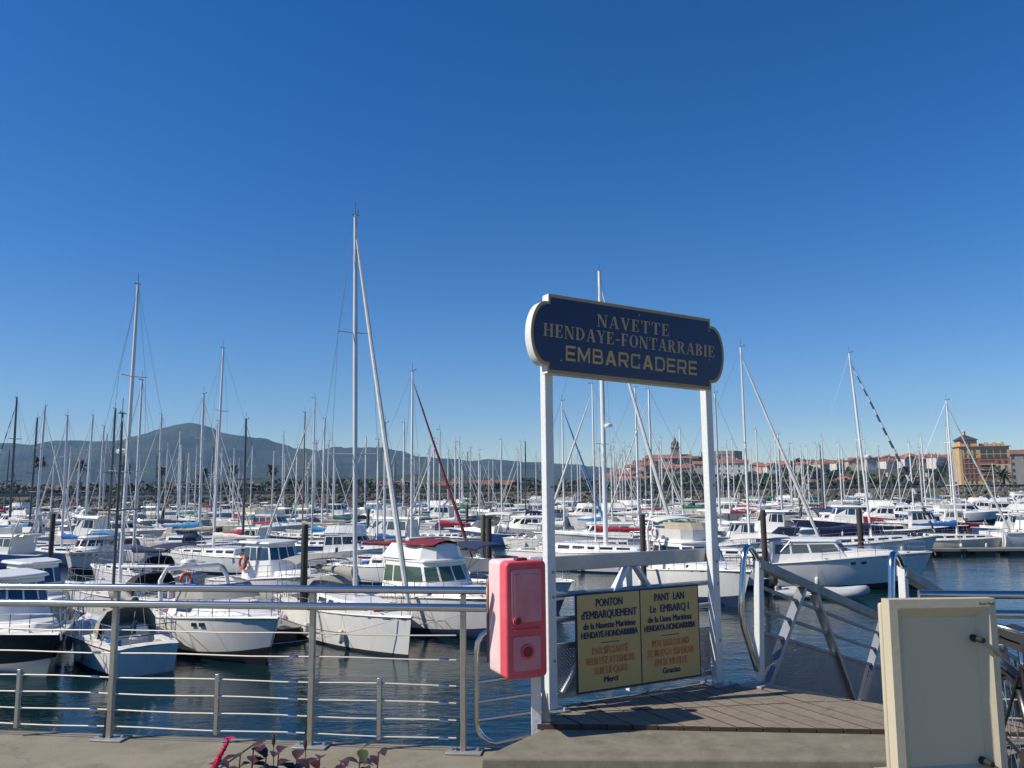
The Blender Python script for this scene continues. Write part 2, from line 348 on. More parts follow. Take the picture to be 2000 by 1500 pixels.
# rock breakwater: boulders piled against a core
def breakwater():
    root = thing('breakwater', 'long grey rock breakwater with parapet closing the marina', 'breakwater', (0, BW, 0))
    m = MB().vprism([(-2.0, 0)], 0, 0) if False else MB()
    x0, x1 = -230.0, 230.0
    m.add([(x0, -7, WZ - 1), (x1, -7, WZ - 1), (x1, 4, 0.3), (x0, 4, 0.3), (x1, 9, 0.3), (x0, 9, 0.3)], [(0, 1, 2, 3), (3, 2, 4, 5)])
    m.build('core', 'rock', root, 0)
    m = MB()
    ico = []
    bm = bmesh.new(); bmesh.ops.create_icosphere(bm, subdivisions=1, radius=1.0)
    iv = [v.co.copy() for v in bm.verts]; fi = [tuple(v.index for v in f.verts) for f in bm.faces]; bm.free()
    for k in range(4200):
        x = rnd.uniform(x0, x1); t = rnd.random(); y = lerp(-8.2, 3.2, t) ; z = lerp(WZ - 0.2, 0.15, t) + rnd.uniform(-.1, .25)
        r = rnd.uniform(0.35, 0.95); R = Matrix.Rotation(rnd.uniform(0, 6.28), 3, 'Z') @ Matrix.Rotation(rnd.uniform(0, 3), 3, 'X')
        sx, sy, sz = (rnd.uniform(.7, 1.3) for _ in range(3))
        m.add([R @ V((p.x * sx * rnd.uniform(.8, 1.15), p.y * sy * rnd.uniform(.8, 1.15), p.z * sz * .75)) * r + V((x, y, z)) for p in iv], fi)
    tag(m.build('boulders', 'rock', root, 0), kind='stuff')
    m = MB()
    for k in range(46):
        a = x0 + k * 10; m.box(a + .05, a + 9.95, 4.2, 4.7, 0.2, 1.15)
        m.box(a + .05, a + 9.95, 4.05, 4.85, 1.15, 1.3)
    m.build('parapet', 'parapet', root, 0)
    return root
breakwater()

# mountains: ridge heights read along the skyline at 3 km
RIDGE = [(-900, 880), (-500, 868), (-200, 872), (0, 863), (60, 868), (115, 858), (230, 859), (290, 841), (330, 827), (362, 821), (400, 829), (425, 842), (470, 851), (520, 859), (570, 874), (620, 878), (660, 871),
         (740, 869), (790, 880), (810, 889), (850, 892), (930, 899), (960, 893), (1000, 896), (1050, 899), (1130, 906), (1200, 913), (1300, 922), (1500, 930), (2000, 935), (2600, 938)]
def interp(tab, x):
    for (a, b), (c, d) in zip(tab, tab[1:]):
        if x <= c: return b + (d - b) * max(0, min(1, (x - a) / (c - a)))
    return tab[-1][1]
def fbm(x, y, seed=0):
    from mathutils import noise
    return noise.fractal(V((x, y, seed * 7.3)), 0.9, 2.1, 6)
MD = 3000.0
rows = []
for j in range(36):
    t = j / 35.0; y = lerp(1500, 3400, t); row = []
    for i in range(420):
        px = lerp(-900, 2600, i / 419.0)
        x = (px - 1000) / F * MD * 1.0
        top = D(px, interp(RIDGE, px) + 2.2 * fbm(px / 28.0, 0, 9), MD).z
        prof = ((y - 1500) / 1500.0) ** 2.4 if y <= 3000 else 1 - (y - 3000) / 400 * .5
        n = fbm(x / 420.0, y / 420.0, 1)
        z = top * prof + (n + .55 * abs(fbm(x / 150.0, y / 150.0, 3))) * 62 * (0.25 + 0.75 * prof) * (1 - .85 * prof)
        row.append((x, y, max(-6, z) if j else -8))
    rows.append(row)
struct(MB().grid(rows).build('mountains', 'mountain', smooth=180))
rows = []                                                        # lower green foothills in front
for j in range(20):
    t = j / 19.0; y = lerp(900, 1500, t); row = []
    for i in range(150):
        x = lerp(-1500, 900, i / 149.0)
        n = fbm(x / 260.0, y / 260.0, 5)
        env = max(0, min(1, (700 - x) / 500.0))
        row.append((x, y, (10 + 22 * n) * sin(pi * t) ** 0.8 * env - (2 if j in (0, 19) else 0)))
    rows.append(row)
struct(MB().grid(rows).build('foothills', 'mountain', smooth=180))

# ------------------------------------------------------------------ boats
class Hull:
    def __init__(s, L, B, fs, fb, kind='sail', sternf=0.72, rake=0.9, trake=0.0, draft=0.45, n=15, tmax=0.42, power=2.1):
        s.L, s.B, s.fs, s.fb, s.kind = L, B, fs, fb, kind
        s.sternf, s.rake, s.trake, s.draft, s.n, s.tmax, s.power = sternf, rake, trake, draft, n, tmax, power
    def half(s, t):
        if t < s.tmax: f = s.sternf + (1 - s.sternf) * sin(pi / 2 * t / s.tmax)
        else: f = 1 - ((t - s.tmax) / (1 - s.tmax)) ** s.power
        return max(0.012, s.B / 2 * f)
    def sheer(s, t):
        if s.kind == 'sail': return s.fs + (s.fb - s.fs) * (0.25 * t + 0.75 * t * t)
        return s.fs + (s.fb - s.fs) * (3 * t * t - 2 * t * t * t)
    def pt(s, t, side, row):
        b, sh = s.half(t), s.sheer(t)
        if s.kind == 'sail':
            yf, z = [(0, -s.draft * (1 - .8 * t ** 3)), (0.6, -s.draft * .72 * (1 - .8 * t ** 3)), (0.86, -0.14), (0.93, 0.02), (0.952, 0.11), (0.985, sh * .5), (1.0, sh * .93), (1.0, sh)][row]
            yf = yf if row > 5 else yf * (1 - 0.12 * t ** 2)
        else:
            c = 0.05 + 0.45 * t ** 3
            yf, z = [(0, -s.draft * (1 - .5 * t ** 2)), (0.5, -s.draft * .5), (0.84, c - .12), (0.88, c), (0.90, c + .10), (0.95, lerp(c, sh, .55)), (1.0, sh * .94), (1.0, sh)][row]
            yf *= (1 - (0.34, 0.34, 0.34, 0.32, 0.28, 0.13, 0.02, 0)[row] * t ** 2)
        x = -s.L / 2 + s.L * t
        x -= s.rake * t ** 6 * (1 - (z + s.draft) / (sh + s.draft)) ** 0.9
        x += s.trake * (1 - t) ** 10 * (1 - z / sh)
        return V((x, side * b * yf, z))
    def rail(s, side, dz=0.0, inset=0.0, t0=0.0, t1=1.0, n=14):
        out = []
        for i in range(n + 1):
            t = lerp(t0, t1, i / n); p = s.pt(t, side, 7); p.y = side * max(0.0, abs(p.y) - inset); p.z += dz; out.append(p)
        return out
    def zdeck(s, x):
        return s.sheer(max(0, min(1, x / s.L + 0.5))) - 0.02
    def build(s, root, mats, anti, deckm='deck', cockpit=None, rub=None, stripe=None, depth=0.5, boot=True):
        R = 8; m = MB(); st = [i / (s.n - 1) for i in range(s.n)]
        rows = []
        for t in st:
            rows.append([s.pt(t, -1, r) for r in range(R - 1, 0, -1)] + [s.pt(t, 1, r) for r in range(0, R)])
        k = len(rows[0]); m.v = [tuple(p) for r in rows for p in r]
        for i in range(s.n - 1):
            for j in range(k - 1):
                m.f.append((i * k + j, i * k + j + 1, (i + 1) * k + j + 1, (i + 1) * k + j))
                r = min(abs(j - (R - 1)), abs(j + 1 - (R - 1)))
                m.mi.append(1 if r < (4 if boot else 3) else 0)
        m.f.append(tuple(range(k))); m.mi.append(0)
        h = m.build('hull', [mats, anti], root, 50)
        # deck with a cockpit well
        m = MB(); iw = 0.62
        c0, c1 = cockpit if cockpit else (2, 2)
        ts = sorted(set(st + [c0, c1])) if cockpit else st
        ts = [t for t in ts if 0 <= t <= 1]
        D_ = []
        for t in ts:
            a = s.pt(t, 1, 7); y = a.y; z = a.z - 0.012; iy = y * iw if not cockpit else min(y * .7, s.half((c0 + c1) / 2) * iw)
            iy = min(iy, y * .92)
            D_.append([V((a.x, -y, z)), V((a.x, -iy, z + .03)), V((a.x, 0, z + .05)), V((a.x, iy, z + .03)), V((a.x, y, z))])
        for i in range(len(ts) - 1):
            tm = (ts[i] + ts[i + 1]) / 2; well = c0 < tm < c1
            for j in range(4):
                if well and j in (1, 2): continue
                m.add([D_[i][j], D_[i][j + 1], D_[i + 1][j + 1], D_[i + 1][j]], [(0, 1, 2, 3)])
        m.build('deck', deckm, root, 50)
        if cockpit:
            idx = [i for i, t in enumerate(ts) if c0 - 1e-6 <= t <= c1 + 1e-6]
            m = MB(); dz = V((0, 0, -depth)); i0, i1 = idx[0], idx[-1]
            for a, b in zip(idx, idx[1:]):
                for j in (1, 3):
                    m.add([D_[a][j], D_[b][j], D_[b][j] + dz, D_[a][j] + dz], [(0, 1, 2, 3)])
                m.add([D_[a][1] + dz, D_[a][3] + dz, D_[b][3] + dz, D_[b][1] + dz], [(0, 1, 2, 3)])
            for i in (i0, i1): m.add([D_[i][1], D_[i][3], D_[i][3] + dz, D_[i][1] + dz], [(0, 1, 2, 3)])
            m.build('cockpit', deckm, root, 0)
        if rub:
            m = MB()
            for sd in (-1, 1): m.tube(s.rail(sd, -0.03, -0.01), 0.03, 6)
            m.build('rub_rail', rub, root)
        if stripe:
            m = MB()
            for sd in (-1, 1):
                a = []; b = []
                for i in range(13):
                    t = i / 12 * .985; p = s.pt(t, sd, 7); q = s.pt(t, sd, 5); u = vl(p, q, .28); w = vl(p, q, .52)
                    u.y += sd * .006; w.y += sd * .006; a.append(u); b.append(w)
                m.grid([a, b])
            m.build('hull_stripe', stripe, h)
        return h
def wall_pane(m, lo, hi, i, u0, u1, v0, v1, off=0.006):
    n = len(lo); a, b, c, d = V(lo[i]), V(lo[(i + 1) % n]), V(hi[(i + 1) % n]), V(hi[i])
    def P(u, v): return vl(vl(a, b, u), vl(d, c, u), v)
    nn = (b - a).cross(d - a).normalized()
    return m.add([P(u0, v0) + nn * off, P(u1, v0) + nn * off, P(u1, v1) + nn * off, P(u0, v1) + nn * off], [(0, 1, 2, 3)])
def outline(xa, xb, wa, wb, nose, z, n=1):   # counter-clockwise plan from the stern corner; nose rounds the front
    pts = [(xa, -wa, z), (lerp(xa, xb, .55), -lerp(wa, wb, .15), z), (xb, -wb, z)]
    pts += [(xb + nose * .8, -wb * .55, z), (xb + nose, 0, z), (xb + nose * .8, wb * .55, z)] if nose else []
    pts += [(xb, wb, z), (lerp(xa, xb, .55), lerp(wa, wb, .15), z), (xa, wa, z)]
    return pts
def house(root, name, mat, lo, hi, panes=(), glass='glass', bevel=0.04, wname='window'):
    h = MB().loft(lo, hi).build(name, mat, root, 45, bevel=bevel)
    for (i, u0, u1, v0, v1) in panes:
        wall_pane(MB(), lo, hi, i, u0, u1, v0, v1).build(wname, glass, h, 0)
    return h
def rails(root, H, t0, t1, hgt=0.6, n=7, lines=(1.0, .5), rad=0.014, inset=0.06, name='guard_rail', close=True, lod=0):
    m = MB()
    L_ = H.rail(-1, 0, inset, t0, t1, n); R_ = H.rail(1, 0, inset, t0, t1, n); up = V((0, 0, hgt))
    for S in (L_, R_):
        for p in S: m.tube([p, p + up], rad, 5 if lod == 0 else 4, False)
        for f in lines: m.tube([p + up * f for p in S], rad * (.7 if f < 1 else 1), 4, False)
    if close:
        for f in lines: m.tube([L_[-1] + up * f, V((max(L_[-1].x, 0) + .12, 0, L_[-1].z + hgt * f)), R_[-1] + up * f], rad, 5, False)
    return m.build(name, 'inox', root)
def fender(root, p, r=0.11, l=0.5, mat='cloth_white'):
    f = MB().lathe([(0.02, 0), (r * .7, .04), (r, .12), (r, l - .12), (r * .7, l - .04), (.02, l)], p, 10).build('fender', mat, root)
    MB().tube([V(p) + V((0, 0, l)), V(p) + V((0, 0, l + .55))], .008, 4).build('fender_rope', 'cloth_white', f)
def rigging(root, H, mx, zt, base, sw, fore, lod):
    m = MB(); r = 0.0075 if lod == 0 else 0.012
    t = max(0, min(1, mx / H.L + .5)); cy = H.half(t) * .92; z0 = H.sheer(t); top = V((mx - .05, 0, zt - .15))
    bow = V((H.L / 2 - .15, 0, H.sheer(1))); stern = V((-H.L / 2 + .1, 0, H.sheer(0)))
    if lod == 0 or not fore: m.tube([top, bow], r, 4, False)
    m.tube([top, stern], r, 4, False)
    for s in (-1, 1):
        pts = [top] + [V((mx, s * w, z)) for z, w in sorted(sw, reverse=True)] + [V((mx - .1, s * cy, z0))]
        m.tube(pts, r, 4, False)
        if lod == 0 or len(sw) > 1:
            zz = sorted(sw)[0][0]
            m.tube([V((mx, 0, zz)), V((mx + .35, s * cy, z0))], r, 4, False); m.tube([V((mx, 0, zz)), V((mx - .5, s * cy, z0))], r, 4, False)
    m.build('rigging', 'wire', root, 0)
def sailboat(name, label, L=9.5, B=3.1, fs=0.95, fb=1.25, mast=12.5, hullm='gel', anti='antifoul_blue', mastm='mast_alu', boomcover='cloth_blue', furl='cloth_white', stripe=None, sprayhood=None,
             lod=0, nspread=2, radar=False, mast_t=0.56, boomlen=None, trake=0.35, group=None, genoa=True, bimini=None, rake=1.0, wheel=True, cabin_len=1.0, cat='sailboat', mr=1.0):
    root = thing(name, label, cat, group=group)
    H = Hull(L, B, fs, fb, 'sail', 0.70, rake, trake, n=17 if lod == 0 else 9)
    H.build(root, hullm, anti, cockpit=(0.07, 0.30), rub='gel_b' if lod == 0 else None, stripe=stripe)
    # coach roof
    xa, xb = -L * .19, L * .27 * cabin_len; za = H.zdeck(xa); zb = H.zdeck(xb)
    wa, wb = B * .30, B * .17
    lo = [(x, y, (H.zdeck(x) - .02)) for x, y, z in outline(xa, xb, wa, wb, .55, 0)]
    hi = [(x * .97 if x > 0 else x + .05, y * .86, H.zdeck(x) + lerp(.42, .20, (x - xa) / (xb + .6 - xa)) * (L / 9.5)) for x, y, z in outline(xa, xb, wa, wb, .35, 0)]
    pn = []
    if lod == 0:
        for i in (0, 7): pn += [(i, .08, .36, .35, .75), (i, .44, .72, .35, .75), (i, .80, .97, .35, .75)] if i == 0 else [(6, .08, .40, .35, .72), (6, .5, .9, .35, .72), (7, .08, .3, .35, .75), (7, .4, .62, .35, .75), (7, .7, .95, .35, .75)]
        pn += [(1, .1, .45, .35, .72), (1, .55, .9, .35, .72), (8, .3, .7, .1, .9)]
    else: pn = [(0, .1, .9, .35, .8), (7, .1, .9, .35, .8), (6, .1, .8, .35, .75), (1, .2, .9, .35, .75)]
    house(root, 'cabin', 'gel', lo, hi, pn, bevel=0.05 if lod == 0 else 0)
    mx = -L / 2 + L * mast_t; zd = H.zdeck(mx) + .3; zt = mast
    m = MB(); n = 10 if lod == 0 else 6; r = 0.075 * mr * (mast / 13) ** .8
    if lod: r *= 1.45
    m.tube([(mx, 0, zd - .4), (mx, 0, lerp(zd, zt, .7)), (mx, 0, zt)], [r, r, r * .72], n)
    mo = m.build('mast', mastm, root)
    m = MB().tube([(mx, 0, zt), (mx, 0, zt + .55)], .012, 4).tube([(mx - .2, 0, zt + .03), (mx + .24, 0, zt + .05)], .010, 4).box(mx + .18, mx + .27, -.01, .01, zt + .04, zt + .13).tube([(mx, -.14, zt), (mx, .14, zt + .02)], .02, 5)
    m.build('masthead', 'mast_dark', mo)
    sw = [(lerp(zd, zt, f), w) for f, w in ({1: [(.52, .85)], 2: [(.36, .95), (.68, .70)]}[nspread])]
    for z, w in sw:
        for s in (-1, 1): MB().tube([(mx, 0, z), (mx - .12, s * w, z + .04)], .026 if lod == 0 else .035, 5).build('spreader', mastm, mo)
    if radar: MB().lathe([(.02, 0), (.24, .02), (.27, .1), (.25, .2), (.1, .25)], (mx + .42, 0, lerp(zd, zt, .42)), 12).box(mx, mx + .3, -.05, .05, lerp(zd, zt, .42) - .06, lerp(zd, zt, .42)).build('radar_dome', 'mast_white', mo)
    bl = boomlen or L * .36; bz = zd + .75
    bo = MB().tube([(mx - .1, 0, bz), (mx - bl, 0, bz + .12)], .065, 8).build('boom', mastm, root)
    if boomcover:
        m = MB(); k = 12; rg = []
        rr = random.Random(int(L * 100 + mast * 10))
        for i in range(k + 1):
            t = i / k; x = mx - .02 - (bl - .1) * t; hgt = lerp(.50, .17, min(1, t * 1.25)) * (1 + .14 * rr.uniform(-1, 1)); w = lerp(.17, .12, t) * (1 + .15 * rr.uniform(-1, 1)); z0 = bz + .12 * t - .09
            rg.append([(x, 0, z0 - .02)] + [(x, w * sin(a), z0 + hgt * (.5 - .5 * cos(a))) for a in (pi * .25, pi * .5, pi * .75)] + [(x, 0, z0 + hgt)] + [(x, -w * sin(a), z0 + hgt * (.5 - .5 * cos(a))) for a in (pi * .75, pi * .5, pi * .25)])
        m.grid(rg, closed=True); m.add(rg[0], [tuple(range(8))]); m.add(rg[-1], [tuple(range(8))])
        m.build('sail_cover', boomcover, bo, 60)
    if genoa:
        a = V((L / 2 - .2, 0, H.sheer(1) + .25)); b = V((mx + .1, 0, zt * .93 + zd * .07)); R_ = (.085 if lod == 0 else .055) * L / 10
        m = MB().tube([vl(a, b, t) for t in (0, .06, .2, .5, .8, .95, 1)], [R_ * .5, R_ * 1.1, R_ * 1.25, R_, R_ * .7, R_ * .4, .02], 8)
        m.build('furled_sail', furl, root)
    rigging(root, H, mx, zt, zd, sw, genoa, lod)
    if lod == 0:
        rails(root, H, 0.04, 0.96, .62, 8, lines=(1, .5), rad=.012)
        m = MB()
        p = H.rail(-1, 0, .06, 0, .04, 2); q = H.rail(1, 0, .06, 0, .04, 2)
        for f in (.33, .62): m.tube([p[2] + V((0, 0, f)), p[0] + V((.05, 0, f)), q[0] + V((.05, 0, f)), q[2] + V((0, 0, f))], .014, 6, False)
        m.build('pushpit', 'inox', root)
        for s in (-1, 1): MB().lathe([(.06, 0), (.075, .02), (.05, .06), (.05, .14), (.07, .16), (.02, .18)], (-L * .24, s * B * .33, H.zdeck(-L * .24) + .02), 10).build('winch', 'inox', root)
        if wheel:
            x = -L * .33; z = H.zdeck(x) + .25; pts = [(x + .02 * cos(a), .38 * cos(a), z + .38 * sin(a)) for a in [i * pi / 8 for i in range(17)]]
            w = MB().tube(pts, .014, 5, False).tube([(x, -.38, z), (x, .38, z)], .008, 4).tube([(x, 0, z - .38), (x, 0, z + .38)], .008, 4).build('steering_wheel', 'inox', root)
            MB().box(x + .04, x + .2, -.1, .1, z - .75, z + .05).build('pedestal', 'gel', w, bevel=.02)
        MB().box(L * .30, L * .36, -.22, .22, H.zdeck(L * .33) + .02, H.zdeck(L * .33) + .07).build('deck_hatch', 'glass_grey', root, bevel=.01)
        for t, s in ((.25, -1), (.5, -1), (.72, -1), (.35, 1), (.65, 1)):
            p = H.pt(t, s, 5); fender(root, (p.x, p.y + s * .12, .22))
    if lod == 0: clutter(root, H, int(L * 31 + mast * 7), not stripe)
    if sprayhood: hood(root, -L * .20, B * .36, 1.15, .62 + .3, H.zdeck(-L * .2), sprayhood, lod)
    if bimini: canopy(root, -L * .44, -L * .24, B * .38, H.zdeck(-L * .3) + 1.7, bimini, H.zdeck(-L * .3))
    return root
def hood(root, x, w, ln, h, z, mat, lod):     # folding spray hood: arched front, open towards the stern
    arcs = []
    for t, hh in ((0, 1.0), (.4, .98), (.75, .72), (1.0, .28)):
        xx = x + ln * t; ww = w * (1 - .16 * t)
        arcs.append([(xx, -ww * cos(a) * (1 if abs(cos(a)) < .9 else 1), z + h * hh * min(1, 1.25 * sin(a)) ** .7) for a in [pi * i / 8 for i in range(9)]])
    sh = MB().grid(arcs).build('spray_hood', mat, root, 60)
    m = MB(); wall = arcs[2], arcs[3]
    for i0, i1 in ((2, 3), (3.1, 4.9), (5, 6)):
        def P(t, i): 
            k = int(i); f = i - k; return vl(V(wall[0][k]), V(wall[0][min(k + 1, 8)]), f) * (1 - t) + vl(V(wall[1][k]), V(wall[1][min(k + 1, 8)]), f) * t
        o = V((.012, 0, .012)); m.add([P(.12, i0) + o, P(.12, i1) + o, P(.85, i1) + o, P(.85, i0) + o], [(0, 1, 2, 3)])
    m.build('hood_window', 'glass_grey', sh, 0)
def canopy(root, xa, xb, w, z, mat, zfoot):   # bimini: curved cloth on four hoops
    rows = [[(lerp(xa, xb, i / 5), w * sin(a), z - .28 * (1 - cos(a)) - .1 * (2 * i / 5 - 1) ** 2) for a in [lerp(-1.2, 1.2, j / 8) for j in range(9)]] for i in range(6)]
    up = [[(x, y, zz - .025) for x, y, zz in r] for r in rows]
    c = MB().grid(rows).grid(up).build('canopy', mat, root, 60)
    m = MB()
    for i, fx in ((0, .35), (2, .45), (5, .65)):
        r = rows[i]; m.tube([(lerp(xa, xb, fx), r[0][1], zfoot)] + [(x, y, zz - .03) for x, y, zz in r] + [(lerp(xa, xb, fx), r[-1][1], zfoot)], .014, 5, False)
    m.build('canopy_frame', 'inox', c)

def motorboat(name, label, L=8.5, B=3.0, fs=0.95, fb=1.45, style='cruiser', hullm='gel', anti='antifoul_blue', top='gel', glass='glass', canopym=None, stripe=None, lod=0, group=None, arch=True, cover=None, seatcover=None,
              radar=False, cat='motorboat', rub='gel_b', ports=0, screen=None, housem=None):
    root = thing(name, label, cat, group=group); hm = housem or top
    H = Hull(L, B, fs, fb, 'motor', 0.86, 1.0 if style != 'trawler' else .7, -0.15, n=15 if lod == 0 else 9, tmax=.38, power=2.5)
    H.build(root, hullm, anti, cockpit=(0.04, 0.26), rub=rub if lod == 0 else None, stripe=stripe, depth=.35)
    zc = lambda x: H.zdeck(x) - .02
    P6 = lambda v0, v1: [(0, .06, .46, v0, v1), (0, .52, .97, v0, v1), (1, .04, .92, v0, v1), (2, .08, .92, v0, v1), (3, .06, .94, v0, v1), (4, .06, .94, v0, v1), (5, .08, .92, v0, v1), (6, .08, .96, v0, v1), (7, .03, .48, v0, v1), (7, .54, .94, v0, v1)]
    bv = .06 if lod == 0 else 0
    if style in ('cruiser', 'fly', 'trawler'):
        # fore trunk
        xa, xb = L * .05, L * .30
        lo = [(x, y, zc(x)) for x, y, z in outline(xa, xb, B * .36, B * .22, .6, 0)]
        hi = [(x, y * .85, zc(x) + lerp(.38, .12, max(0, (x - xa)) / (xb - xa + .6))) for x, y, z in outline(xa, xb, B * .36, B * .22, .3, 0)]
        house(root, 'fore_cabin', hm, lo, hi, [(0, .2, .5, .3, .7), (7, .4, .8, .3, .7)] if style != 'cruiser' else [], glass, bv)
        # saloon
        xa, xb = -L * .25, L * .10; hh = 1.35 if style != 'cruiser' else 1.05
        lo = [(x, y, zc(x)) for x, y, z in outline(xa, xb, B * .40, B * .36, .55, 0)]
        zt = zc(xa) + hh + .1
        hi = [(x + .15, y * .88, zt) for x, y, z in outline(xa, xb - .75, B * .40, B * .35, .38, 0)]
        house(root, 'saloon', hm, lo, hi, P6(.42, .86), glass, bv)
        ov = outline(xa - (.9 if style != 'cruiser' else .25), xb - .5, B * .40, B * .34, .45, 0)
        rf = MB().loft([(x, y * .94, zt - .02) for x, y, z in ov], [(x, y * .88, zt + .12) for x, y, z in ov]).build('roof', top, root, 45, bevel=bv * .8)
        zr = zt + .12
        if style in ('fly', 'trawler'):
            ol = outline(-L * .22, L * .02, B * .36, B * .30, .5, 0); k = 1.12 if style == 'fly' else 1.0
            q_ = style == 'trawler'; lo = [(x * (1.18 if q_ else 1), y * (1.05 if q_ else .9), zr - .02) for x, y, z in ol]; hi = [(x * (.92 if q_ else 1.0) + (.12 if x > 0 and not q_ else -.05), y * (.86 if q_ else 1.0), zr + .55) for x, y, z in ol]
            cm = MB(); n_ = len(lo)
            inn = [(x * .97, y * .9, z) for x, y, z in hi]; fl = [(x * .95, y * .85, zr + .1) for x, y, z in lo]
            for i in range(n_ - 1):
                for A, B_ in ((lo, hi), (hi, inn), (inn, fl)): cm.add([A[i], A[i + 1], B_[i + 1], B_[i]], [(0, 1, 2, 3)])
            fb_ = cm.build('flybridge', top, root, 80 if q_ else 50)
            m = MB()
            for i in range(1, n_ - 2):
                a, b = V(hi[i]), V(hi[i + 1]); o = V((-.22, 0, .34)); m.add([a, b, b + o, a + o], [(0, 1, 2, 3)])
            if screen: m.build('wind_screen', screen, fb_, 0)
            MB().box(-L * .06, L * .0, -.5, .5, zr + .1, zr + .5).box(-L * .17, -L * .14, -.6, .6, zr + .1, zr + .75).build('helm_seat', 'cloth_white', fb_, bevel=.05 if lod == 0 else 0)
            zr += .55
            if cover: 
                rg = [[(lerp(-L * .2, L * .06, i / 6), B * .33 * s_ * sin(pi * (i + .6) / 7.2) ** .4, zr - .02 + (.16 + .05 * sin(i * 2.1)) * (1 - s_ * s_)) for s_ in (-1, -.6, -.2, .2, .6, 1)] for i in range(7)]
                MB().grid(rg).grid([[(x, y, z - .07) for x, y, z in r] for r in rg]).build('cover', cover, root, 60)
        if canopym: canopy(root, -L * .44, -L * .16, B * .40, zt + .35 + (.9 if style == 'fly' else 0), canopym, zc(-L * .3))
    elif style == 'sport':
        # low raked deckhouse with wrap windscreen
        xa, xb = -L * .20, L * .30
        lo = [(x, y, zc(x)) for x, y, z in outline(xa, xb, B * .42, B * .26, .7, 0)]
        hi = [(x, y * .82, zc(x) + lerp(.62, .10, max(0, x - xa) / (xb - xa + .6))) for x, y, z in outline(xa, xb, B * .42, B * .26, .35, 0)]
        house(root, 'fore_cabin', hm, lo, hi, [(0, .3, .8, .35, .75), (7, .3, .8, .35, .75)], glass, bv)
        x0, x1 = -L * .12, L * .10
        lo = [(x, y, zc(x) + .5) for x, y, z in outline(x0, x1, B * .40, B * .33, .4, 0)]
        hi = [(x - .5, y * .84, zc(x0) + 1.12) for x, y, z in outline(x0, x1, B * .40, B * .33, .3, 0)]
        m = MB(); m.grid([lo[:], hi[:]]); ws = m.build('wind_screen', screen or glass, root, 30)
        MB().tube(hi, .022, 5, False).build('screen_frame', 'inox', ws)
        if canopym: canopy(root, -L * .40, -L * .06, B * .42, zc(0) + 1.75, canopym, zc(-L * .3))
    elif style == 'pilot':
        xa, xb = -L * .16, L * .13
        lo = [(x, y, zc(x)) for x, y, z in outline(xa, xb, B * .36, B * .32, .35, 0)]
        zt = zc(xa) + 1.75
        hi = [(x, y * .86, zt) for x, y, z in outline(xa + .1, xb - .55, B * .36, B * .30, .30, 0)]
        house(root, 'wheelhouse', hm, lo, hi, P6(.52, .88), glass, bv)
        ov = outline(xa - .35, xb - .42, B * .36, B * .31, .42, 0)
        MB().loft([(x, y, zt - .02) for x, y, z in ov], [(x, y * .92, zt + .1) for x, y, z in ov]).build('roof', top, root, 45, bevel=bv * .7)
        zr = zt
        lo = [(x, y, zc(x)) for x, y, z in outline(L * .12, L * .32, B * .3, B * .18, .4, 0)]
        house(root, 'fore_cabin', hm, lo, [(x, y * .85, z + .3) for x, y, z in lo], [], glass, bv)
    elif style == 'open':
        x0 = -L * .02
        MB().box(x0 - .35, x0 + .35, -.42, .42, zc(x0) - .3, zc(x0) + .6).build('console', top, root, bevel=.05)
        MB().add([(x0 + .3, -.42, zc(x0) + .6), (x0 + .3, .42, zc(x0) + .6), (x0 + .05, .36, zc(x0) + 1.05), (x0 + .05, -.36, zc(x0) + 1.05)], [(0, 1, 2, 3)]).build('wind_screen', 'glass_grey', root, 0)
        MB().box(-L * .36, -L * .28, -B * .3, B * .3, zc(x0) - .3, zc(x0) + .15).build('bench', 'cloth_white', root, bevel=.05)
        outboard(root, -L / 2 - .12, 0, fs - .15)
    if arch and style in ('sport', 'fly', 'cruiser'):
        x = -L * (.26 if style != 'fly' else .24); zb = zc(x); ht = 1.6 if style == 'sport' else (1.55 if style == 'cruiser' else 2.65); w = B * .42
        m = MB()
        pts = [V((x + .1, -w, zb)), V((x - .25, -w * .95, zb + ht * .75)), V((x - .38, -w * .75, zb + ht)), V((x - .38, w * .75, zb + ht)), V((x - .25, w * .95, zb + ht * .75)), V((x + .1, w, zb))]
        m.tube(pts, .085, 8, flat=.6); ar = m.build('radar_arch', top, root, 60)
        MB().tube([(x - .38, .3, zb + ht), (x - .5, .3, zb + ht + 1.6)], .01, 4).build('antenna', 'mast_white', ar)
        if radar: MB().lathe([(.02, 0), (.26, .03), (.28, .12), (.22, .22), (.02, .25)], (x - .38, -.2, zb + ht + .06), 12).build('radar_dome', 'mast_white', ar)
    if ports:
        for k in range(ports):
            for s in (-1, 1):
                t = .62 + .05 * k; p = vl(H.pt(t, s, 6), H.pt(t, s, 5), .35); q = vl(H.pt(t + .02, s, 6), H.pt(t + .02, s, 5), .35)
                d_ = (q - p).normalized(); n_ = d_.cross(V((0, 0, 1))) * -s
                MB().obox(p + V((0, s * .01, 0)), d_ * .13, V((0, s * .012, 0)), V((0, 0, .06))).build('porthole', 'glass', root)
